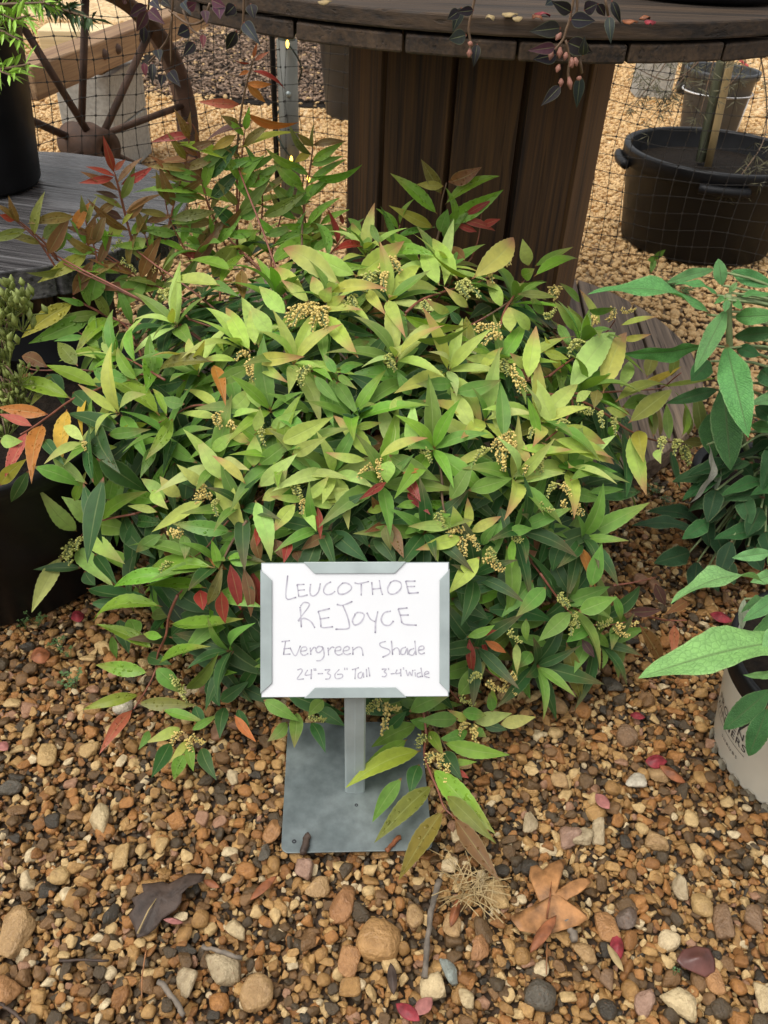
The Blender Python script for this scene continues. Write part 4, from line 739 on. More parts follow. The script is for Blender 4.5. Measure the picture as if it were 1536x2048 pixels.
# second storey of leaves close under the outer whorls
cnt = 0
while cnt < 430:
    px, py = lr.uniform(0, 1250), lr.uniform(470, 1520)
    if not inside(px, py, OUT): continue
    if px < 190 and py < 960: continue
    P_ = on_dome(px, py, lr.uniform(.91, .965)); n_ = dnorm(P_); o_ = Vector((lr.gauss(0, .9), lr.gauss(-.3, .7), lr.gauss(-.1, .6))); o_ = (o_ - n_ * o_.dot(n_) * .9).normalized(); ln = lr.uniform(.075, .115)
    if (P_ + o_ * ln).z < .02 or P_.z < .05: continue
    up = n_ + Vector((lr.gauss(0, .3), lr.gauss(0, .3), .6)); up = (up - o_ * up.dot(o_)).normalized(); xx = o_.cross(up); wt = ln * lr.uniform(.23, .28)
    mt = Matrix(((xx.x * wt, o_.x * ln, up.x * ln), (xx.y * wt, o_.y * ln, up.y * ln), (xx.z * wt, o_.z * ln, up.z * ln))).to_4x4(); mt.translation = P_
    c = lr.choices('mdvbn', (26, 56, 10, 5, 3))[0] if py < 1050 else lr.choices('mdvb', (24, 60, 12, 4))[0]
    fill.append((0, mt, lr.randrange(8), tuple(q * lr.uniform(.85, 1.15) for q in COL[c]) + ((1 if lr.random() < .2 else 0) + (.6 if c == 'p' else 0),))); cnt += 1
# star-like whorls at the shoot tips
cen = []; tries = 0
while len(cen) < 44 and tries < 4000:
    tries += 1; px, py = lr.uniform(150, 1190), lr.uniform(500, 1330)
    if not inside(px, py, OUT) or any(math.hypot(px - a, py - b) < 96 for a, b in cen): continue
    if (500 < px < 920 and 1090 < py < 1420) or (px < 400 and py > 930) or (px < 330 and py > 700 and px < 230): continue
    cen.append((px, py)); f = lr.uniform(.955, .985); C0 = on_dome(px, py, f); n_ = (dnorm(C0) + Vector((lr.gauss(0, .25), lr.gauss(0, .25), .25))).normalized(); t1 = n_.orthogonal().normalized(); t2 = n_.cross(t1); k = lr.randint(6, 9); a0 = lr.uniform(0, 6.28); base = 'lplLm' if py < 1000 and lr.random() < .6 else ('mmb' if py < 1000 else 'mdd')
    for q in range(k):
        a = a0 + 2.4 * q; el = .15 + .75 * (q / k) + lr.uniform(-.1, .1); o_ = ((t1 * math.cos(a) + t2 * math.sin(a)) * math.cos(el) + n_ * math.sin(el)).normalized(); ln = lr.uniform(.085, .118) * (1.05 - .45 * q / k)
        up = (n_ + Vector((0, 0, .4))); up = (up - o_ * up.dot(o_)).normalized(); xx = o_.cross(up); wt = ln * lr.uniform(.20, .26); P_ = C0 + n_ * .012 * q / k
        mt = Matrix(((xx.x * wt, o_.x * ln, up.x * ln), (xx.y * wt, o_.y * ln, up.y * ln), (xx.z * wt, o_.z * ln, up.z * ln))).to_4x4(); mt.translation = P_
        c = lr.choice(base); recs.append((ln * wt, mt, lr.choice((0, 1, 2, 3, 4, 7)), tuple(q2 * lr.uniform(.88, 1.12) for q2 in COL[c]) + ((.7 if c == 'p' else .2) * (lr.random() < .7),)))
# leafy shoots: alternate leaves up the slender stems at the back left
SHOOTS = [('P', [(470,470),(478,400),(482,330),(490,260)], 'nnbmub'), ('P', [(455,500),(425,430),(405,370),(395,300)], 'wunbmw'), ('P', [(275,520),(255,450),(240,390),(228,345)], 'uwnwr'), ('P', [(115,540),(75,480),(30,440)], 'wunw'), ('P', [(620,490),(608,420),(616,360),(626,300)], 'bmbmn'), ('P', [(330,640),(280,560),(215,510),(150,480)], 'nwubm'), ('P', [(300,660),(230,640),(170,610)], 'mbnm'), ('P', [(400,560),(370,500),(340,440),(330,400)], 'wbmun'), ('P', [(540,560),(545,500),(560,440),(570,400)], 'bmbnm'), ('P', [(360,620),(330,560),(300,500),(290,470)], 'mnbu'),
          ('P', [(440,600),(440,540),(430,480)], 'bmbb'), ('P', [(640,560),(660,510),(690,470)], 'bmrm'), ('P', [(250,720),(200,690),(150,660)], 'mbmn'), ('P', [(330,760),(260,720),(210,700)], 'mbbm'), ('P', [(760,540),(790,480),(800,450)], 'bmmb'), ('P', [(900,500),(905,460),(930,430)], 'mbr'), ('P', [(330,480),(350,400),(370,330),(380,270)], 'nwuw'), ('P', [(520,470),(525,400),(515,340)], 'nbum'), ('P', [(200,560),(190,500),(170,440)], 'wuwn'), ('P', [(560,520),(600,480),(640,450)], 'bmnb')]
shoot_paths = []
for sec, pts, cs in SHOOTS:
    P2 = smooth_path([Vector((x, y, 0)) for x, y in pts], 6); f = lr.uniform(.97, 1.03); shoot_paths.append([on_dome(q.x, q.y, f) for q in P2]); n = len(P2); side = 1; acc = 0; last = P2[0]
    for i in range(2, n):
        acc += (P2[i] - P2[i - 1]).length
        if acc < 14 and i < n - 1: continue
        acc = 0; d = (P2[i] - P2[i - 1]).normalized(); a = side * lr.uniform(.5, 1.15) if i < n - 1 else lr.uniform(-.3, .3); side = -side
        dd = Vector((d.x * math.cos(a) - d.y * math.sin(a), d.x * math.sin(a) + d.y * math.cos(a), 0)); L0 = lr.uniform(75, 115) * (1 - .35 * i / n); e = P2[i] + dd * L0 + Vector((0, lr.uniform(-4, 18), 0))
        mt, ln, wt = leaf_matrix(on_dome(P2[i].x, P2[i].y, f), on_dome(e.x, e.y, f + lr.uniform(-.04, .05)), L0 * lr.uniform(.17, .30), rs=lr); c = cs[min(len(cs) - 1, int(i / n * len(cs)))]
        recs.append((ln * wt, mt, lr.choice((0, 1, 2, 3, 4, 7)), tuple(q * lr.uniform(.85, 1.15) for q in COL[c]) + (lr.choice((0, 1, 1)),)))
recs.sort(key=lambda r: -r[0])
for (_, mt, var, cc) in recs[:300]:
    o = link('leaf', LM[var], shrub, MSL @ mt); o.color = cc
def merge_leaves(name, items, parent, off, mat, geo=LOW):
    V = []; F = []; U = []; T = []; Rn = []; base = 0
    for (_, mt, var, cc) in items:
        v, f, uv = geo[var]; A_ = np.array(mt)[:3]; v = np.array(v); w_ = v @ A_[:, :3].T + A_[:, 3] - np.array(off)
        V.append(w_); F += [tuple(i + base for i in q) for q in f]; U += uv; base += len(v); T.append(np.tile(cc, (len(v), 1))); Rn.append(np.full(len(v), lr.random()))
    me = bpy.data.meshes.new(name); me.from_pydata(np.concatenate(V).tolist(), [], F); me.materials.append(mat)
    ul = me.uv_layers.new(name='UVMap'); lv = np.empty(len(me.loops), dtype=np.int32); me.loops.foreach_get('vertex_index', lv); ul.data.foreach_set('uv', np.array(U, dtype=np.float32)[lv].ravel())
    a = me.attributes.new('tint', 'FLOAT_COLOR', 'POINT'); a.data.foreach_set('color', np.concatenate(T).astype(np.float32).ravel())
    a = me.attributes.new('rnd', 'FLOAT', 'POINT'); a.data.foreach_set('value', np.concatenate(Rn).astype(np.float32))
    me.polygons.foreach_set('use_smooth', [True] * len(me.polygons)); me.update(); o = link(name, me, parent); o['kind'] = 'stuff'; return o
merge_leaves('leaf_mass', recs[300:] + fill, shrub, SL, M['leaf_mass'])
# stems
STEMS = [('K', [(430,1500),(425,1340),(470,960),(510,760),(555,600),(575,530)], 1.9), ('A', [(1400,1477),(1400,1200),(1400,900)], 2.4), ('A', [(1340,1400),(1240,1240),(1205,1100),(1190,1000),(1150,760),(1100,725)], 1.6), ('A', [(800,1477),(760,1340),(710,1130),(670,1000)], 1.5), ('A', [(330,1510),(270,1440),(180,1360),(90,1290)], 1.8), ('B', [(365,1500),(370,1300),(385,1150),(415,1000),(430,860)], 1.8), ('B', [(1130,1536),(1175,1370),(1190,1200),(1220,1080)], 2.0), ('B', [(1370,1520),(1410,1400),(1430,1220)], 1.2),
 ('D', [(1220,975),(1120,985),(1000,1050),(870,1110)], 1.6), ('D', [(860,860),(640,865),(560,890),(430,940),(290,1040),(190,1110),(120,1150)], 2.0), ('D', [(540,775),(440,765),(220,770),(130,740)], 1.5), ('D', [(880,800),(780,560),(690,470),(540,400),(430,340)], 1.8), ('D', [(900,260),(770,210),(640,110),(430,0)], 2.0), ('D', [(340,120),(270,40),(200,0)], 2.0), ('D', [(1120,470),(1000,330),(880,170)], 1.6),
 ('G', [(1460,180),(1370,310),(1310,430),(1270,470)], 2.0), ('G', [(1050,620),(1000,740),(980,860),(935,960),(920,1060),(870,1170),(790,1295)], 2.0), ('G', [(800,140),(600,180),(520,230),(440,310),(370,370)], 1.5), ('G', [(1350,180),(1280,260),(1220,340),(1150,395)], 1.2),
 ('F', [(250,880),(420,905),(480,930),(560,970),(640,1020),(720,1080),(800,1120),(900,1150),(1050,1160),(1190,1160)], 2.2), ('F', [(430,880),(640,870),(780,860),(920,850),(1000,790),(1040,760)], 1.6), ('F', [(410,900),(410,970),(340,1080),(260,1150)], 2.0), ('F', [(0,500),(30,400),(80,320),(140,230)], 2.0), ('F', [(280,780),(360,720),(460,650),(600,540),(660,460)], 1.7),
 ('E', [(920,430),(1020,350),(1200,290),(1350,250),(1500,150)], 2.0), ('E', [(1400,450),(1480,400),(1536,360)], 1.5), ('E', [(780,260),(800,180)], 1.2), ('E', [(1140,1480),(1125,1350),(1100,1310)], 1.7), ('E', [(820,560),(830,480),(790,420)], 2.2),
 ('H', [(1130,0),(1150,130),(1210,220),(1280,270)], 1.6), ('H', [(1490,1130),(1420,1080),(1340,1010)], 1.2), ('J', [(1000,-60),(1015,60),(1040,250),(1030,380),(1070,500),(1110,590),(1145,690),(1205,750)], 2.0), ('J', [(1060,180),(1150,330),(1190,420)], 1.2), ('I', [(230,420),(330,560),(420,660),(560,720),(780,690)], 1.6), ('I', [(650,490),(780,470),(900,440)], 1.5), ('I', [(860,670),(960,690),(1070,690)], 1.6), ('H', [(1240,1250),(1180,1180),(1120,1100)], 1.3)]
for sec, pts, rmm in STEMS:
    path = smooth_path([on_dome(*zp(sec, *q), 1.0) for q in pts], 4); n = len(path)
    b = MB(); b.tube([q - SL for q in path], [rmm / 1000 * (1.15 - .6 * i / n) for i in range(n)], 6)
    b.build('stem', M['stem'] if lr.random() < .75 else M['stem_brown'], shrub, True)
for pth in shoot_paths:
    b = MB(); k = len(pth); b.tube([q - SL for q in pth], [.0019 - .0010 * i / k for i in range(k)], 6); b.build('stem', M['stem'], shrub, True)
# supporting canes from the root to the dome
for i in range(34):
    sec, pts, rmm = STEMS[i % len(STEMS)]; e = on_dome(*zp(sec, *pts[0]), .98) if i < len(STEMS) else None
    a = SL + Vector((lr.uniform(-.06, .06), lr.uniform(-.06, .06), 0)); mid = a.lerp(e, .5) + Vector((0, 0, .07))
    b = MB(); b.tube([q - SL for q in smooth_path([a, mid, e], 5)], [.0024 - .0010 * k / 11 for k in range(11)], 6); b.build('stem', M['stem'], shrub, True)
# flower clusters
def raceme(seed, nb, spread):
    g = random.Random(seed); b = MB(); ax = smooth_path([Vector((0, 0, 0)), Vector((g.uniform(-.08, .08), .5, .12)), Vector((g.uniform(-.15, .15), 1, -.05))], 5)
    b.tube(ax, .018, 4, mi=1)
    for i in range(nb):
        tt = .08 + .92 * (i + g.random()) / nb; p = ax[min(len(ax) - 1, int(tt * (len(ax) - 1)))] + Vector((0, (g.random() - .5) * .06, 0))
        a = g.uniform(0, 6.28); d = Vector((cos(a), .25, sin(a) - .2)).normalized(); off = spread * g.uniform(.5, 1.15) * (1.1 - .55 * tt); q = p + d * off; r = g.uniform(.030, .050) * (1.15 - .45 * tt); ln = r * g.uniform(1.2, 2.2)
        b.tube([p, q], .008, 3, mi=1, caps=False)
        d2 = (d + Vector((0, 0, -.5))).normalized(); b.tube([q - d2 * r * .5, q, q + d2 * ln * .5, q + d2 * ln], [r * .35, r, r * .85, r * .3], 6)
    return b
RC = [[raceme(s, nb, sp).mesh('flower_cluster', [M[mm], M['stem_green']], True) for s, nb, sp in ((1, 62, .14), (2, 84, .19), (3, 54, .12))] for mm in ('bud_c', 'bud_g')]
FLW = {'E': [(330,380,230,490,0),(360,380,250,500,0),(420,400,370,520,0),(430,400,470,510,0),(390,380,330,430,0),(830,120,760,200,0),(820,110,900,160,0),(800,200,790,310,0),(1240,240,1360,330,1),(1230,250,1300,320,1),(1490,100,1536,190,0),(600,330,640,390,1),(540,380,580,400,1),(1320,520,1480,520,0),(1480,560,1380,610,0),(1500,700,1536,780,1),(760,1290,630,1390,0),(760,1300,780,1420,0),(1010,1230,1080,1300,1),(1500,1180,1430,1230,0),(1480,1200,1510,1350,0),(1400,1230,1330,1310,1),(800,680,870,750,1),(340,740,310,850,1),(10,700,30,810,0),(260,1400,310,1510,1),(60,1090,90,1200,1),(420,400,300,450,0),(730,190,700,300,1),(1400,170,1450,240,0),(1040,360,1060,420,1)],
 'D': [(740,120,690,160,1),(740,140,800,190,1),(720,0,680,40,1),(900,110,920,200,0),(950,320,1030,400,1),(1000,310,1010,380,1),(1470,670,1400,700,0),(1490,700,1500,790,0),(1290,1020,1310,1090,0),(1340,1080,1420,1130,0),(510,1200,520,1250,0),(1180,1440,1230,1500,0)],
 'F': [(40,90,90,240,0),(50,100,20,180,0),(320,280,340,360,0),(250,440,310,410,1),(60,720,120,860,0),(100,800,160,850,0),(540,460,480,560,0),(660,390,630,450,0),(690,400,780,400,0),(460,590,380,660,1),(440,960,520,1000,1),(570,980,590,1070,1),(650,1020,670,1100,1),(930,1140,920,1210,1),(1020,1160,1000,1250,1),(1060,1180,1110,1290,1),(60,1100,0,1180,0),(60,1120,30,1310,0),(70,1150,100,1250,0),(220,1230,140,1340,0),(230,1240,250,1320,1),(320,1400,280,1460,1),(350,1400,420,1480,0),(380,1050,330,1070,1),(200,1080,170,1130,1)],
 'G': [(440,300,320,370,1),(440,310,400,480,1),(420,330,360,400,1),(500,270,460,330,1),(1060,1140,1020,1120,1),(1070,1160,1100,1230,1),(1060,1430,1020,1510,0),(1110,1470,1140,1550,0),(1130,1450,1210,1500,0),(1270,50,1280,150,1),(1240,20,1200,40,0),(1010,430,980,460,1),(1010,260,1050,240,0)],
 'H': [(1250,220,1200,250,0),(1270,260,1280,390,0),(1300,270,1340,330,0),(1400,350,1440,390,1),(1380,390,1485,490,0),(330,50,310,120,0),(760,1230,690,1290,1),(770,1240,790,1450,0),(800,1270,870,1290,0),(1360,1090,1310,1120,1),(1400,1130,1500,1200,0),(1240,1220,1330,1270,1),(1490,1100,1536,1110,0),(1110,130,1140,180,1)],
 'J': [(1280,200,1260,230,0),(1310,200,1360,390,0),(1100,370,1070,420,0),(1170,430,1165,570,0),(1130,380,1130,440,0),(350,150,450,180,1),(1060,270,1040,290,1)],
 'I': [(330,540,370,570,1),(420,640,440,700,1),(420,690,410,750,1),(560,720,620,700,1),(660,720,790,705,0),(660,725,700,760,0),(40,170,110,250,1),(50,740,120,820,1),(350,0,450,90,0),(420,10,470,70,0),(0,1020,60,1000,0),(20,1050,80,1110,0),(220,20,280,50,1)]}
for sec, rows in FLW.items():
    for (a, b_, c, d, kd) in rows:
        P0 = on_dome(*zp(sec, a, b_), 1.03); P1 = on_dome(*zp(sec, c, d), 1.05); y = P1 - P0; ln = min(max(y.length, .024), .055) * 1.05; y.normalize()
        x = y.orthogonal().normalized(); z = x.cross(y); s = max(.034, ln * .8)
        mt = Matrix(((x.x * s, y.x * ln, z.x * s), (x.y * s, y.y * ln, z.y * s), (x.z * s, y.z * ln, z.z * s))).to_4x4(); mt.translation = P0
        link('flower_cluster', RC[kd][lr.randrange(3)], shrub, MSL @ mt)
# white plant tag glimpsed in the middle
tgp = on_dome(782, 674, .90); b = MB(); b.prism(rrect(.030, .009, .003), 0, .0008); o = tag(b.build('plant_tag', M['card']), 'small white plastic plant tag tucked among the shrub leaves', 'plant tag'); o.location = tgp; o.rotation_euler = (R(40), R(15), R(-25))
# ================================================================== butterfly bushes on the right
BM = [leaf_mesh(20, 6, M['bleaf'], arch=a, fold=f, kind=2, teeth=.02, twist=tw, wavy=.035) for a, f, tw in ((.06, .10, .2), (.12, .06, -.3), (.04, .14, 0), (.18, .08, .3))]
def pt_depth(sec, x, y, Y): return atY(*zp(sec, x, y), Y)
def veined(root, sec, rows, tints):
    off = Matrix.Translation(-Vector(root.location)); k = SC[sec][2]; RL = Vector(root.location)
    for (bx, by, Y0, tx, ty, Y1, wz, c) in rows:
        mt, ln, wt = leaf_matrix(pt_depth(sec, bx, by, Y0), pt_depth(sec, tx, ty, Y1), wz * .86 / k, rs=lr)
        q0 = mt.translation - RL; ax_ = Vector((0, 0, max(.0, q0.z * .85))); pm = MB(); pm.tube(smooth_path([ax_, ax_.lerp(q0, .55) + Vector((0, 0, .012)), q0 + (mt.to_3x3() @ Vector((0, .04, 0)))], 3), [.0030 - .0002 * i for i in range(7)], 5); pm.build('petiole', M['stem_green'], root, True)
        o = link('leaf', BM[lr.randrange(4)], root, off @ mt); o.color = tuple(q * lr.uniform(.88, 1.12) for q in tints[c]) + (0,)
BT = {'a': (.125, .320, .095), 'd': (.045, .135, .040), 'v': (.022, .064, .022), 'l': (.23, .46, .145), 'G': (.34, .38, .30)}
bb = tag(empty('butterfly_bush', (.665, 1.22, .16)), 'upright shrub with long blue green wrinkled leaves beside the spool', 'shrub', None)
veined(bb, 'L', [(1110,420,1.20,215,270,1.16,150,'a'),(1225,370,1.20,990,830,1.12,175,'a'),(1220,640,1.19,1380,1310,1.05,300,'a'),(1190,200,1.22,1160,0,1.24,130,'a'),(1140,70,1.26,780,170,1.25,105,'a'),(1240,80,1.27,1560,190,1.24,155,'a'),(1160,270,1.21,840,190,1.20,60,'a'),(1290,270,1.21,1560,270,1.18,60,'a'),(1280,430,1.21,1620,420,1.16,170,'a'),(1270,580,1.21,1640,540,1.15,150,'d'),(1060,640,1.23,470,700,1.20,150,'a'),(1100,760,1.20,960,910,1.16,200,'d'),(1200,930,1.20,1250,1560,1.10,300,'d'),(1160,980,1.22,780,1080,1.20,130,'d'),(1400,1250,1.18,1620,1280,1.12,120,'a'),(1440,1110,1.19,1640,1230,1.12,150,'d'),(1340,1400,1.16,1165,1790,1.12,62,'G'),(1260,1560,1.18,1020,1700,1.13,150,'v'),(1540,1690,1.14,1190,1785,1.10,120,'d'),(1210,300,1.2,1250,330,1.18,60,'l'),(1240,250,1.2,1300,170,1.2,60,'l'),(1200,280,1.2,1130,330,1.18,60,'a'),(1230,300,1.19,1210,390,1.17,70,'a'),(1270,300,1.2,1340,370,1.18,70,'a'),(1080,1380,1.15,945,1820,1.08,70,'G'),(1300,660,1.2,1470,720,1.15,130,'d'),(1480,830,1.2,1640,960,1.15,200,'d'),(1300,1500,1.2,1420,1640,1.14,150,'v'),(1100,1150,1.22,1130,1480,1.16,250,'d'),(1450,1300,1.22,1536,1500,1.2,180,'v')], BT)
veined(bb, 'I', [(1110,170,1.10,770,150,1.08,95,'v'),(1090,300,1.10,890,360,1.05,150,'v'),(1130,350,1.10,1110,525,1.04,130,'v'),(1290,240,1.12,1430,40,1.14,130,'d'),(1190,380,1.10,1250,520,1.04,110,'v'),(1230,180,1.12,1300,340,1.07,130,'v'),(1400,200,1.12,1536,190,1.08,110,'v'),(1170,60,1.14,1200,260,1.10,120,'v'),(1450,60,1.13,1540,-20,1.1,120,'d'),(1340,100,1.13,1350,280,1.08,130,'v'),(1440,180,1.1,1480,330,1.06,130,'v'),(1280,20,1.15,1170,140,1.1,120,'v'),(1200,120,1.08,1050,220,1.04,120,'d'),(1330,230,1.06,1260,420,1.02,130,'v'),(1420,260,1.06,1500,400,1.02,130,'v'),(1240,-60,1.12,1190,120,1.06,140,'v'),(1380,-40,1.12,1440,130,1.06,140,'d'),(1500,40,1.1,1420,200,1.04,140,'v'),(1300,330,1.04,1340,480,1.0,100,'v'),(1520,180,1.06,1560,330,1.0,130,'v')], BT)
for i in range(46):
    P_ = Vector((.665 + lr.gauss(0, .055), 1.16 + lr.gauss(0, .05), lr.uniform(.10, .40))); a = lr.uniform(0, 6.28); o_ = Vector((math.cos(a), math.sin(a) - .3, lr.uniform(-.9, .25))).normalized(); ln = lr.uniform(.09, .14); up = Vector((lr.gauss(0, .3), -.2, 1)); up = (up - o_ * up.dot(o_)).normalized(); xx = o_.cross(up); wt = ln * lr.uniform(.27, .34)
    if (P_ + o_ * ln).z < .03: continue
    mt = Matrix(((xx.x * wt, o_.x * ln, up.x * ln), (xx.y * wt, o_.y * ln, up.y * ln), (xx.z * wt, o_.z * ln, up.z * ln))).to_4x4(); mt.translation = P_
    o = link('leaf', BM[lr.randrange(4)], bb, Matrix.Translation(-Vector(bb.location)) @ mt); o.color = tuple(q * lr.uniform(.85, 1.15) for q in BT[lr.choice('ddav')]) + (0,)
b = MB(); b.tube([q - Vector(bb.location) for q in smooth_path([Vector((.665, 1.22, .16)), pt_depth('L', 1300, 1200, 1.21), pt_depth('L', 1250, 700, 1.20), pt_depth('L', 1235, 260, 1.20)], 6)], .005, 8); b.build('stem', M['stem_green'], bb, True)
pot('nursery_pot', (.675, 1.26, 0), .10, .085, .15, 'dark pot under the blue green shrub beside the spool', soil=.88)
WX, WY = .618, .752
b2 = tag(empty('butterfly_bush', (WX, WY, .20)), 'low shrub with pale green wrinkled leaves in the white pot', 'shrub', None)
veined(b2, 'I', [(1560,500,.72,1008,592,.64,115,'l'),(1760,800,.66,838,1012,.60,270,'l'),(1560,300,.78,1340,330,.76,95,'l'),(1560,430,.76,1440,470,.72,110,'l'),(1560,1080,.62,1293,1305,.60,170,'d'),(1540,1180,.60,1430,1455,.58,150,'d'),(1400,560,.75,1385,742,.72,62,'G'),(1560,600,.74,1390,645,.70,62,'a'),(1560,700,.72,1450,760,.70,60,'Y') if False else (1560,700,.72,1450,755,.70,60,'l'),(1560,960,.64,1400,1000,.62,60,'l'),(1620,540,.70,1400,690,.66,120,'a'),(1650,620,.70,1440,830,.655,140,'a'),(1600,700,.66,1520,880,.63,120,'l'),(1600,420,.8,1540,300,.8,90,'l'),(1640,600,.8,1700,400,.8,120,'l')], BT)
b = MB(); b.tube([(0, 0, -.03), (.0, .0, .10), (.0, .0, .20)], .0045, 8); b.build('stem', M['stem_green'], b2, True)
# white pot with print
rb_, rt_, hh = .118, .145, .200
wpot = pot('nursery_pot', (WX, WY, 0), rt_, rb_, hh, 'white printed plastic pot with notched dirty base', mat='whitepot', soil=.9, rim=.006, rim_mat='pot')
for i in range(28):
    a = 2 * math.pi * i / 28; q = MB(); q.lathe([(.001, .0), (.0075, -.0005), (.009, .0015)], 10); o = q.build('base_notch', plain('grimy_notch', (.16, .14, .10), .7, .5, 60) if i == 0 else bpy.data.materials['grimy_notch'], wpot, True)
    o.location = ((rb_ + .0015) * math.cos(a), (rb_ + .0015) * math.sin(a), .010); o.rotation_euler = (0, R(82), a)
def pot_text(txt, size, a_c, z, thin=False):
    cu = bpy.data.curves.new('t', 'FONT'); cu.body = txt; cu.size = size; cu.align_x = 'CENTER'; cu.space_character = 1.6 if thin else 1.15
    to = bpy.data.objects.new('t', cu); me = bpy.data.meshes.new_from_object(to); bpy.data.objects.remove(to)
    for v in me.vertices:
        zz = z + v.co.y; r = rb_ + (rt_ - rb_) * .93 * (zz - .01) / (hh - .04) + .0009; a = a_c + v.co.x / r
        v.co = (r * math.cos(a), r * math.sin(a), zz)
    me.materials.clear(); me.materials.append(M['black_ink']); me.name = 'lettering'; return link('lettering', me, wpot)
AC = R(186)
pot_text('W', .050, AC + .30, .106); pot_text('PROVEN', .019, AC, .094); pot_text('WINNERS', .019, AC, .077); pot_text('SHRUBS', .008, AC + .12, .050, True)
q = MB(); vs = []
for i in range(21):
    a = AC - .36 + .72 * i / 20
    for zz in (0.0690, .0700): r = rb_ + (rt_ - rb_) * .93 * (zz - .01) / (hh - .04) + .0009; vs.append((r * math.cos(a), r * math.sin(a), zz))
q.add(vs, [(2 * i, 2 * i + 2, 2 * i + 3, 2 * i + 1) for i in range(20)]); q.build('lettering', M['black_ink'], wpot)

# ================================================================== purple fringe shrubs hanging over the spool rim
def on_rim(px, py, rr):
    d = ray(px, py); ox, oy = CP.x - SX, CP.y - SY; A = d.x ** 2 + d.y ** 2; B = ox * d.x + oy * d.y; C_ = ox * ox + oy * oy - rr * rr; D = B * B - A * C_
    t_ = (-B - math.sqrt(D)) / A if D > 0 else -B / A
    return CP + d * t_
PL = [leaf_mesh(14, 4, M['leaf'], arch=a, fold=.12, kind=1, teeth=0) for a in (.05, .12)]
PT = {'p': (.070, .022, .034), 'd': (.014, .010, .012), 'g': (.026, .026, .028), 'r': (.16, .03, .04)}
def purple(root, sec, leaves, stems, buds=()):
    off = Vector(root.location); k = SC[sec][2]
    for (bx, by, tx, ty, wz, c) in leaves:
        f = .632 + lr.uniform(0, .05); mt, ln, wt = leaf_matrix(on_rim(*zp(sec, bx, by), f), on_rim(*zp(sec, tx, ty), f + lr.uniform(-.005, .02)), wz / k, rs=lr)
        o = link('leaf', PL[lr.randrange(2)], root, Matrix.Translation(-off) @ mt); o.color = tuple(q * lr.uniform(.8, 1.25) for q in PT[c]) + (0,)
    for pts in stems:
        b = MB(); b.tube([q - off for q in smooth_path([on_rim(*zp(sec, *p_), .645) for p_ in pts], 4)], .0018, 5); b.build('stem', M['stem_brown'], root, True)
    for (x, y, x2, y2) in buds:
        p0, p1 = on_rim(*zp(sec, x, y), .66), on_rim(*zp(sec, x2, y2), .665); b = MB(); b.tube([p0 - off, (p0.lerp(p1, .5)) - off, p1 - off], [.0015, .004, .001], 6); b.build('flower_bud', M['tan_bud'], root, True)
M['tan_bud'] = plain('pink_brown_buds', (.30, .13, .09), .6, .35, 90)
l1 = tag(empty('fringe_shrub', (-.30, 1.62, .86)), 'dark purple leaved shrub trailing over the spool rim near the rusty wheel', 'shrub', None)
purple(l1, 'A', [(870,30,770,90,80,'p'),(870,60,810,180,75,'p'),(880,60,970,140,85,'p'),(850,150,850,255,60,'g'),(1120,170,1050,205,90,'d'),(1150,250,1085,330,72,'d'),(1200,205,1200,285,45,'r'),(1400,180,1340,288,75,'d'),(1440,130,1535,262,85,'g'),(930,290,945,362,62,'g'),(900,370,900,492,55,'g'),(850,370,860,450,45,'r'),(1000,420,1065,512,75,'d'),(960,440,950,510,62,'d'),(1290,30,1300,110,90,'p'),(1110,50,1160,15,70,'p'),(740,0,730,25,30,'p'),(900,0,950,60,70,'g'),(1210,60,1220,140,60,'p'),(1080,10,1130,90,60,'g'),(1390,30,1330,90,80,'d'),(1480,20,1500,110,80,'d'),(1250,0,1330,40,70,'p'),(960,0,1010,40,60,'d')], [[(1000,-60),(1020,0),(1000,200),(950,290),(880,370)],[(1015,90),(1010,260),(1010,380)],[(1440,-40),(1440,0),(1435,130),(1420,200)],[(1080,60),(1130,170),(1190,210)],[(880,-60),(880,0),(875,60)],[(1000,60),(1110,140),(1200,120),(1240,20)]])
l2 = tag(empty('fringe_shrub', (.38, 1.42, .86)), 'dark leaved shrub with pinkish bud clusters trailing over the middle of the spool rim', 'shrub', None)
purple(l2, 'C', [(410,70,300,10,80,'d'),(400,110,540,120,95,'g'),(350,160,175,180,100,'g'),(320,270,165,290,72,'p'),(380,240,525,300,110,'d'),(330,310,195,340,100,'d'),(475,320,485,210,62,'g'),(460,430,440,612,72,'g'),(350,490,240,602,72,'d'),(625,90,635,245,65,'g'),(640,0,690,130,55,'w') if False else (640,0,690,130,55,'d'),(480,60,560,20,90,'d'),(300,0,260,30,60,'g'),(560,20,600,90,60,'d'),(-230,60,-300,110,70,'d'),(-220,40,-270,180,70,'g'),(-150,60,-250,70,60,'d'),(-130,250,-150,380,60,'d'),(-190,200,-290,225,90,'g')], [[(420,-40),(420,0),(400,110),(380,170),(360,230),(300,300)],[(375,230),(400,330),(390,420),(400,500)],[(455,320),(470,420)],[(600,-30),(620,90)],[(-140,-30),(-160,60),(-180,160),(-170,250),(-180,330)],[(440,-40),(440,60),(400,120)]],
       [(300,290,285,345),(345,270,340,335),(350,190,320,230),(380,300,370,345),(410,330,415,390),(430,330,440,380),(350,450,350,495),(395,440,405,515),(340,370,325,415),(450,440,455,460),(420,345,400,385),(-172,280,-178,330),(-165,240,-175,262)])

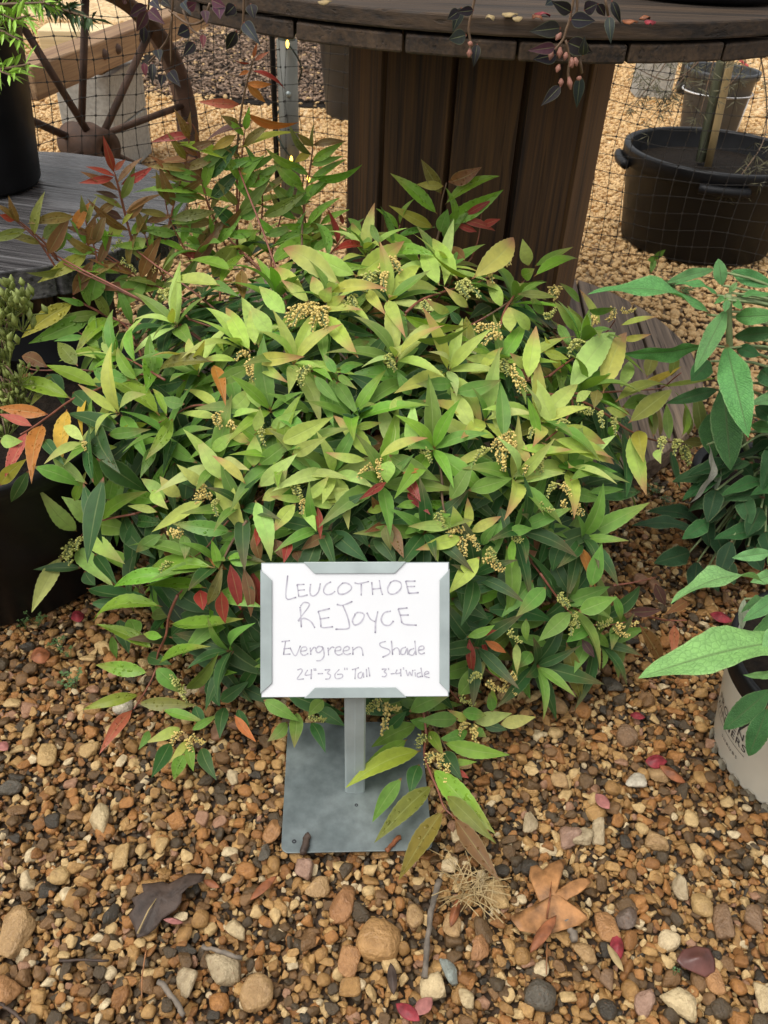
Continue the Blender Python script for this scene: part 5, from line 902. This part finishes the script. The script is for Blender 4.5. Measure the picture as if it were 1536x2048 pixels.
# ================================================================== conifer on the low table
con = tag(empty('conifer', (-.865, 1.72, TZ + .33)), 'needle leaved conifer with bright new tips in the tall pot', 'conifer'); CO = Vector(con.location)
def spray(P0, P1, nl, mat, name='needle_spray', wid=.0032, droop=0.3, n=30):
    b = MB(); ax = P1 - P0; L0 = ax.length; ax.normalize(); s1 = ax.orthogonal().normalized()
    b.tube([P0 - CO, P0.lerp(P1, .5) - CO, P1 - CO], [.003, .0025, .0015], 5, mi=1)
    for i in range(n):
        tt = (i + lr.random()) / n; a = lr.uniform(0, 6.28); s_ = (Matrix.Rotation(a, 3, ax) @ s1); d = (ax * lr.uniform(.5, 1.1) + s_ - Vector((0, 0, droop))).normalized()
        p0 = P0.lerp(P1, tt); p1 = p0 + d * nl * lr.uniform(.7, 1.15) * (1 - .25 * tt); w_ = d.cross(Vector((lr.gauss(0, 1), lr.gauss(0, 1), 1))).normalized() * wid
        mdp = p0.lerp(p1, .55) + Vector((0, 0, nl * .05)); nn_ = d.cross(w_).normalized() * wid * .45
        b.add([p0 - w_ * .4 - CO, p0 + w_ * .4 - CO, mdp + w_ - CO, p1 - CO, mdp - w_ - CO, mdp + nn_ - CO], [(0, 1, 5), (1, 2, 5), (2, 3, 5), (3, 4, 5), (4, 0, 5)])
    b.build(name, [M[mat], M['stem_brown']], con)
for (x0, y0, Y0, x1, y1, Y1, nl, mt_) in ((-40,60,1.62,60,30,1.5,.042,'conifer_new'),(-40,10,1.6,90,5,1.55,.04,'conifer_new'),(40,-10,1.62,110,12,1.6,.04,'conifer_new'),(-60,150,1.5,60,128,1.42,.042,'conifer_new'),(-40,40,1.6,40,80,1.5,.04,'conifer_new'),(-80,110,1.5,20,150,1.42,.042,'conifer_new'),(80,0,1.66,130,25,1.62,.04,'conifer'),(110,15,1.64,188,38,1.58,.045,'conifer'),(60,-20,1.7,120,5,1.66,.04,'conifer'),(-60,0,1.6,30,40,1.52,.04,'conifer_new')):
    spray(atY(x0, y0, Y0), atY(x1, y1, Y1), nl, mt_)
b = MB(); top = atY(-10, -40, 1.70); b.tube([Vector((0, 0, 0)), (top - CO) * .5, top - CO], [.012, .01, .006], 8)
for e in (atY(-40, 60, 1.62), atY(-40, 10, 1.6), atY(-60, 150, 1.5), atY(-80, 110, 1.5), atY(80, 0, 1.66), atY(60, -20, 1.7), atY(-40, 40, 1.6), atY(40, -10, 1.62), atY(-60, 0, 1.6), atY(110, 15, 1.64)): b.tube([(top - CO) * .7, e - CO], .003, 5)
b.build('trunk', M['stem_brown'], con, True)
# budded plant in the big tub
sed = tag(empty('budded_plant', (-.66, 1.16, .22)), 'plant with upright clusters of pointed yellow green buds in the large tub', 'plant'); SO = Vector(sed.location)
for (x, y, n, k) in ((15,585,16,1),(45,575,13,1),(35,610,13,1),(10,640,16,1),(8,680,16,1),(15,760,20,.8),(20,790,20,.8),(35,770,16,.7),(5,830,18,.9),(30,720,16,.6),(-15,600,12,1),(-20,720,12,1)):
    c0 = atY(x, y + 14, 1.06); b = MB()
    for i in range(n):
        p0 = c0 + Vector((lr.gauss(0, .014), lr.gauss(0, .014), lr.gauss(0, .012))); d = Vector((lr.gauss(0, .4), lr.gauss(-.1, .4), 1)).normalized(); ln = .018 * k * lr.uniform(.7, 1.2)
        b.tube([p0 - SO, p0 + d * ln * .45 - SO, p0 + d * ln - SO], [.0015, .0050 * k, .0004], 5)
        b.tube([c0 - Vector((0, 0, .03)) - SO, p0 - SO], .0009, 3, caps=False)
    b.build('bud_cluster', M['sedum'], sed, True)
    b = MB(); b.tube([q - SO for q in smooth_path([SO + Vector((lr.uniform(-.04, .04), 0, 0)), SO.lerp(c0, .5) + Vector((0, .02, .05)), c0 - Vector((0, 0, .025))], 4)], .0018, 5); b.build('stem', M['stem_brown'], sed, True)

# ================================================================== maple sapling in the large tub, cane
mp = tag(empty('maple_sapling', (BPX, BPY, .31)), 'weeping maple sapling with sparse feathery leaves in the large tub', 'tree'); MO = Vector(mp.location)
t0 = atY(1402, 322, BPY); t1 = atY(1455, 60, BPY)
b = MB(); b.tube([Vector((t0.x, t0.y, .30)) - MO, t0 - MO, t1 - MO, t1 + (t1 - t0) * .6 - MO], [.019, .018, .014, .011], 10); b.build('trunk', plain('sapling_bark', (.14, .15, .09), .7, .3, 40, .3, .002, stretch=(1, 1, .3)), mp, True)
cn_ = MB(); c0 = atY(1418, 322, BPY - .03); c1 = atY(1475, 60, BPY - .03); cn_.tube([c0 + (c0 - c1) * .05, c0.lerp(c1, .3), c0.lerp(c1, .6), c1 + (c1 - c0) * .5], .012, 10); tag(cn_.build('bamboo_cane', M['bamboo'], None, True), 'bamboo cane tied beside the maple sapling trunk', 'cane')
for (pts, nf) in (([(1460,-10),(1380,60),(1300,170),(1250,230)], 30), ([(1450,20),(1400,110),(1340,190),(1290,250)], 34), ([(1460,0),(1520,110),(1532,260),(1490,340),(1440,395)], 40), ([(1450,60),(1380,140),(1330,160),(1260,130)], 26), ([(1450,40),(1420,150),(1400,230)], 18), ([(1455,30),(1490,120),(1450,180)], 18), ([(1460,10),(1540,60),(1560,220),(1540,330)], 24)):
    dy = lr.uniform(-.12, .12); dq = [atY(x, y, BPY + dy - (.30 if i > 2 and x > 1430 else .12 * i / 3)) for i, (x, y) in enumerate(pts)]; path = smooth_path(dq, 6)
    b = MB(); b.tube([q - MO for q in path], [.003 - .0022 * i / len(path) for i in range(len(path))], 5); b.build('branch', M['stem_brown'], mp, True)
    f = MB()
    for i in range(nf):
        p0 = path[lr.randrange(len(path) // 3, len(path))] + Vector((lr.gauss(0, .02), lr.gauss(0, .02), lr.gauss(-.01, .02))); 
        for k in range(5):
            d = Vector((lr.gauss(0, .6), lr.gauss(0, .6), -.5 + lr.gauss(0, .4))).normalized(); p1 = p0 + d * lr.uniform(.02, .05); w_ = d.orthogonal().normalized() * .0016; mdp = p0.lerp(p1, .5)
            f.add([p0 - MO, mdp + w_ - MO, p1 - MO, mdp - w_ - MO], [(0, 1, 2, 3)])
    o = f.build('foliage', M['maple'], mp); o['kind'] = 'stuff'
b = MB(); b.prism(rrect(.03, .11, .006), 0, .003); o = tag(b.build('ribbon_tag', M['redplastic']), 'small red plastic tag on the far gravel behind the sapling', 'tag'); o.location = gz(1484, 124, .03); o.rotation_euler = (R(20), 0, R(40))

# ================================================================== litter on the gravel
def flat_leaf(name, poly_px, mat, label, cat_='leaf', group=None, h=.013, curl=.006, thick=.0006, midrib=None):
    P_ = [gz(x, y, h) for x, y in poly_px]; c = sum(P_, Vector()) / len(P_); n = len(P_); b = MB()
    k = 7; vs = []; uv = []
    ph = lr.uniform(0, 6)
    for ring in range(k + 1):
        f = 1 - ring / k * .92; jz = 0
        for q in P_:
            v = (q - c) * f; z = curl * (1 - f) * 1.2 + curl * .7 * math.sin(v.x * 70 + ph) * f + curl * .6 * math.cos(v.y * 85 + ph) * f; vs.append((v.x, v.y, z * .8 + jz + lr.uniform(-.0003, .0003) + .003))
    fs = []
    for ring in range(k):
        for i in range(n): fs.append((ring * n + i, ring * n + (i + 1) % n, (ring + 1) * n + (i + 1) % n, (ring + 1) * n + i))
    fs.append(tuple(k * n + i for i in range(n)))
    b.add(vs, fs); o = b.build(name, mat, None, True); o.location = c
    s_ = o.modifiers.new('thickness', 'SOLIDIFY'); s_.thickness = thick
    tag(o, label, cat_, group)
    if midrib:
        m0, m1 = gz(*midrib[0], h), gz(*midrib[1], h); r_ = MB(); r_.tube([m0 - c + Vector((0, 0, .004)), m0.lerp(m1, .5) - c + Vector((0, 0, .011)), m1 - c + Vector((0, 0, .006))], [.0013, .001, .0005], 5); r_.build('midrib', M['straw'] if mat == M['dark_leaf'] else M['rust_leaf'], o, True)
    return o
def Z(sec, L): return [zp(sec, x, y) for x, y in L]
SC['Q'] = (1000, 1600, 2.866); SC['R'] = (0, 1500, 2.954); SC['T'] = (500, 1680, 2.954)
flat_leaf('fallen_leaf', Z('Q', [(50,680),(130,665),(220,668),(262,640),(225,590),(190,510),(165,440),(175,380),(215,365),(245,395),(290,360),(345,345),(370,365),(340,400),(300,420),(285,455),(300,495),(340,525),(390,490),(450,465),(510,465),(520,490),(480,530),(440,560),(390,580),(345,620),(320,670),(380,690),(440,680),(490,665),(500,690),(450,725),(370,745),(290,765),(200,770),(110,760),(80,720)]), M['tan_leaf'], 'tan lobed oak leaf lying curled on the gravel', midrib=(zp('Q', 265, 690), zp('Q', 290, 480)), h=.02, curl=.006)
flat_leaf('fallen_leaf', Z('R', [(810,1110),(790,1040),(760,980),(800,930),(780,890),(850,850),(840,800),(900,790),(960,780),(1000,800),(1060,770),(1120,740),(1220,740),(1200,790),(1120,830),(1080,870),(1075,920),(1040,960),(960,1000),(920,1050),(870,1090)]), M['dark_leaf'], 'dark brown wet oak leaf lying flat on the gravel', midrib=(zp('R', 815, 1095), zp('R', 950, 860)), h=.016)
flat_leaf('fallen_leaf', Z('Q', [(1005,930),(1040,870),(1120,840),(1200,850),(1235,910),(1240,980),(1180,1010),(1110,985),(1040,965)]), plain('maroon_dead_leaf', (.12, .045, .035), .4, .4, 30, .5, .004), 'crumpled maroon dead leaf on the gravel beside the oak leaf', h=.016, curl=.008)
def lens(x0, y0, x1, y1, w_, n=7):
    dx, dy = x1 - x0, y1 - y0; L0 = math.hypot(dx, dy); nx, ny = -dy / L0, dx / L0; a = []; b = []
    for i in range(n + 1):
        tt = i / n; hw = w_ / 2 * math.sin(math.pi * tt) ** .75; a.append((x0 + dx * tt + nx * hw, y0 + dy * tt + ny * hw)); b.append((x0 + dx * tt - nx * hw, y0 + dy * tt - ny * hw))
    return a + b[-2:0:-1]
LIT = [('Q', 665, 760, 675, 935, 85, 'red_leaf', 'bright red pointed leaf on the gravel beside a curled brown leaf'), ('Q', 320, 670, 170, 880, 75, 'rust_leaf', 'dark red narrow leaf lying across the tan oak leaf'), ('Q', 610, 830, 700, 1000, 45, 'straw', 'curled straw coloured leaf under the bright red leaf'),
 ('I', 830, 1500, 960, 1500, 75, 'red_leaf', 'crimson oval leaf on the gravel between shrub and white pot'), ('I', 910, 1530, 1070, 1620, 60, 'rust_leaf', 'pinkish brown leaf touching the crimson oval leaf'), ('I', 545, 1690, 620, 1790, 70, 'pinkl', 'pink oval leaf lying alone on the gravel in front of the shrub'), ('I', 740, 1240, 830, 1255, 50, 'red_leaf', 'small red leaf lying in the shade under the shrub'),
 ('I', 1200, 660, 1335, 690, 60, 'red_leaf', 'dark red leaf by the foot of the pale green shrub'), ('I', 975, 70, 1025, 100, 50, 'red_leaf', 'small bright red leaf on the gravel beside the clover'), ('I', 590, 240, 690, 235, 45, 'pinkl', 'pale pink dead leaf at the foot of the butterfly bush'),
 ('T', 860, 970, 1000, 1085, 85, 'red_leaf', 'dark pink leaf of the crossed pair on the gravel'), ('T', 970, 1050, 1075, 940, 95, 'pinkl', 'light pink leaf of the crossed pair on the gravel'), ('T', 0, 370, 160, 220, 55, 'rust_leaf', 'rust coloured narrow leaf on the gravel before the sign plate'), ('T', 1185, 520, 1235, 340, 55, 'rust_leaf', 'small orange leaf on the gravel under the dry grass tuft'), ('T', 830, 730, 850, 920, 60, 'dark_leaf', 'dark curled leaf on the gravel by the mossy twig'),
 ('R', 965, 1010, 1085, 1020, 40, 'pinkl', 'small pink petal shaped leaf on the dark oak leaf'), ('R', 1200, 775, 1300, 830, 45, 'rust_leaf', 'brown narrow leaf beside the dark oak leaf'), ('G', 420, 770, 500, 735, 70, 'red_leaf', 'magenta leaf lying beside the large tub'), ('G', 180, 1000, 300, 960, 90, 'rust_leaf', 'crumpled brown leaf on the gravel near the large tub'), ('G', 0, 1500, 50, 1550, 70, 'pinkl', 'pale pink leaf at the gravel edge below the large tub')]
M['pinkl'] = plain('pink_fallen_leaf', (.36, .14, .12), .55, .5, 60, .5, .002, .3)
for sec, x0, y0, x1, y1, w_, mm, lab in LIT:
    flat_leaf('fallen_leaf', lens(*zp(sec, x0, y0), *zp(sec, x1, y1), w_ / SC[sec][2]), M[mm], lab, h=.015 if 'across' not in lab and 'on the dark' not in lab else .026, curl=.005)
def stick(name, sec, pts, r, mat, label, cat_='twig', h=.018):
    P_ = [gz(*zp(sec, *q), h) for q in pts]; c = P_[0].copy(); path = smooth_path([q - c for q in P_], 4); path = [q + Vector((lr.gauss(0, r * .25), lr.gauss(0, r * .25), 0)) for q in path]
    b = MB(); b.tube(path, [r * lr.uniform(.8, 1.15) for _ in path], 7); o = b.build(name, mat, None, True); o.location = c; return tag(o, label, cat_)
stick('twig', 'T', [(1120,240),(1080,380),(1050,580),(1030,810)], .0036, M['drywood'], 'mossy grey twig lying on the gravel in front of the sign plate')
stick('twig', 'R', [(930,1370),(1000,1430),(1050,1500),(1085,1570)], .003, M['drywood'], 'short grey twig beside the large cream stone')
stick('twig', 'R', [(1200,1160),(1300,1190),(1430,1230)], .0026, M['drywood'], 'thin grey twig above the large cream stone')
stick('twig', 'Q', [(370,630),(400,720),(435,810)], .005, M['drywood'], 'charred split twig under the tan oak leaf')
stick('pine_needle', 'R', [(865,1180),(845,1300),(835,1470)], .0007, M['needle'], 'pair of rust pine needles below the dark oak leaf', 'pine needle')
stick('pine_needle', 'Q', [(270,820),(265,1000)], .0008, M['needle'], 'single rust pine needle below the tan oak leaf', 'pine needle')
stick('twig', 'R', [(350,1245),(480,1240),(640,1245)], .0016, M['dark_leaf'], 'thin dark stalk lying on the gravel near the dark oak leaf')
stick('twig', 'J', [(310,960),(330,900),(350,855)], .0045, M['dark_leaf'], 'dark wet bark scrap on the sign plate corner', h=.0235)
stick('twig', 'J', [(810,945),(850,900),(885,868)], .0028, M['rust_leaf'], 'small brown bud scale on the sign plate', h=.0215)
stick('twig', 'R', [(0,1500),(60,1540),(150,1619)], .0022, M['dark_leaf'], 'thin dark stalk near the big orange stone')
gt = tag(empty('dry_grass_tuft', gz(930, 1785, .012)), 'dry straw coloured grass tuft on the gravel', 'grass'); b = MB()
for i in range(60):
    p0 = Vector((lr.gauss(.005, .012), lr.gauss(.0, .010), .004)); a = lr.uniform(0, 6.28); L0 = lr.uniform(.02, .055); p1 = p0 + Vector((math.cos(a) * L0, math.sin(a) * L0 * .8, lr.uniform(.002, .014))); b.tube([p0, p0.lerp(p1, .5) + Vector((0, 0, .008)), p1], .0006, 3)
o = b.build('blades', M['straw'], gt); o['kind'] = 'stuff'
# weeds
def weed(px, py, h, n, label, sz=.006, dz=.0):
    p0 = gz(px, py, h); e = tag(empty('clover_weed', p0), label, 'weed', None); b = MB()
    for i in range(n):
        a = lr.uniform(0, 6.28); rr = lr.uniform(0, sz * 3); q = Vector((rr * math.cos(a), rr * math.sin(a), lr.uniform(.004, .02)))
        b.tube([Vector((0, 0, -.008)), q], .0005, 3, mi=0, caps=False)
        for k in range(3):
            aa = a + k * 2.094; d = Vector((math.cos(aa), math.sin(aa), .15)); s_ = Vector((-math.sin(aa), math.cos(aa), 0)); r = sz * lr.uniform(.5, 1)
            b.add([q, q + d * r * .55 + s_ * r * .42, q + d * r + s_ * r * .3, q + d * r * .85, q + d * r - s_ * r * .3, q + d * r * .55 - s_ * r * .42], [(0, 1, 2, 3), (0, 3, 4, 5)])
    b.build('leaflets', M['clover'], e)
for (x, y, n, lab, sz) in ((62, 1095, 6, 'clover sprig growing on the side of the large tub', .008), (75, 1245, 8, 'clover growing at the base of the large tub', .006), (50, 1252, 5, 'tiny clover next to the tub base clover', .004), (120, 1290, 8, 'clover among the stones before the large tub', .006), (150, 1370, 10, 'larger clover patch among stones left of the drooping stem', .007), (140, 1310, 5, 'pale little clover between stones near the tub', .004), (1300, 985, 14, 'leafy weed patch between the two shrubs on the gravel', .007), (1330, 1010, 10, 'small weed behind the bright red leaf', .006), (1340, 575, 40, 'mossy weed clump behind the spool bottom', .010), (1370, 590, 30, 'second mossy weed clump behind the spool bottom', .009), (1350, 1948, 2, 'tiny green seedling beside the maroon leaf', .004)):
    weed(x, y, .012 if (x, y) != (62, 1095) else .0, n, lab, sz)
sd_ = tag(empty('seedling', gz(1305, 535, .0)), 'green seedling growing in the gravel before the large black tub', 'seedling'); SDO = Vector(sd_.location)
for (tx, ty) in ((1330, 500), (1315, 505), (1295, 520), (1302, 545), (1322, 512)):
    P0 = SDO + Vector((0, 0, .03)); P1 = atY(tx, ty, SDO.y - .03); mt, ln, wt = leaf_matrix(P0, P1, 14, rs=lr); o = link('leaf', LM[lr.randrange(4)], sd_, Matrix.Translation(-SDO) @ mt); o.color = (.13, .27, .04, 0)
b = MB(); b.tube([(0, 0, -.005), (0, 0, .035)], .0015, 5); b.build('stem', M['stem_green'], sd_)
# dead leaves on the spool top
for i, (x, y, c, lab) in enumerate(((1020, 30, 'straw', 'straw leaf on the spool top by the dark shrub stems'), (1035, 38, 'straw', 'second straw leaf on the spool top edge'), (1075, 35, 'rust_leaf', 'russet leaf on the spool top near the hanging buds'), (1085, 28, 'red_leaf', 'red leaf flake on the spool top near the hanging buds'), (1290, 35, 'rust_leaf', 'reddish dead leaf at the foot of the ragged pot'), (1300, 45, 'red_leaf', 'curled red leaf at the foot of the ragged pot'), (1260, 44, 'rust_leaf', 'brown leaf flake on the spool rim by the ragged pot'), (650, 5, 'straw', 'pale curled leaf on the spool rim above the fence post'), (980, 35, 'straw', 'pale dead leaf on the spool rim'))):
    p_ = gz(x, y, .852); q = [(p_.x +   .010 * math.cos(a) * (1 + .3 * math.sin(a * 2 + i)), p_.y + .006 * math.sin(a)) for a in np.linspace(0, 6.283, 13)[:-1]]
    b = MB(); b.add([(u - p_.x, v - p_.y, .002 * math.sin(k * 1.3 + i)) for k, (u, v) in enumerate(q)] + [(0, 0, .003)], [(k, (k + 1) % 12, 12) for k in range(12)])
    o = b.build('fallen_leaf', M[c], None, True); o.location = p_; o.rotation_euler.z = i; s_ = o.modifiers.new('thickness', 'SOLIDIFY'); s_.thickness = .0008; tag(o, lab, 'leaf')
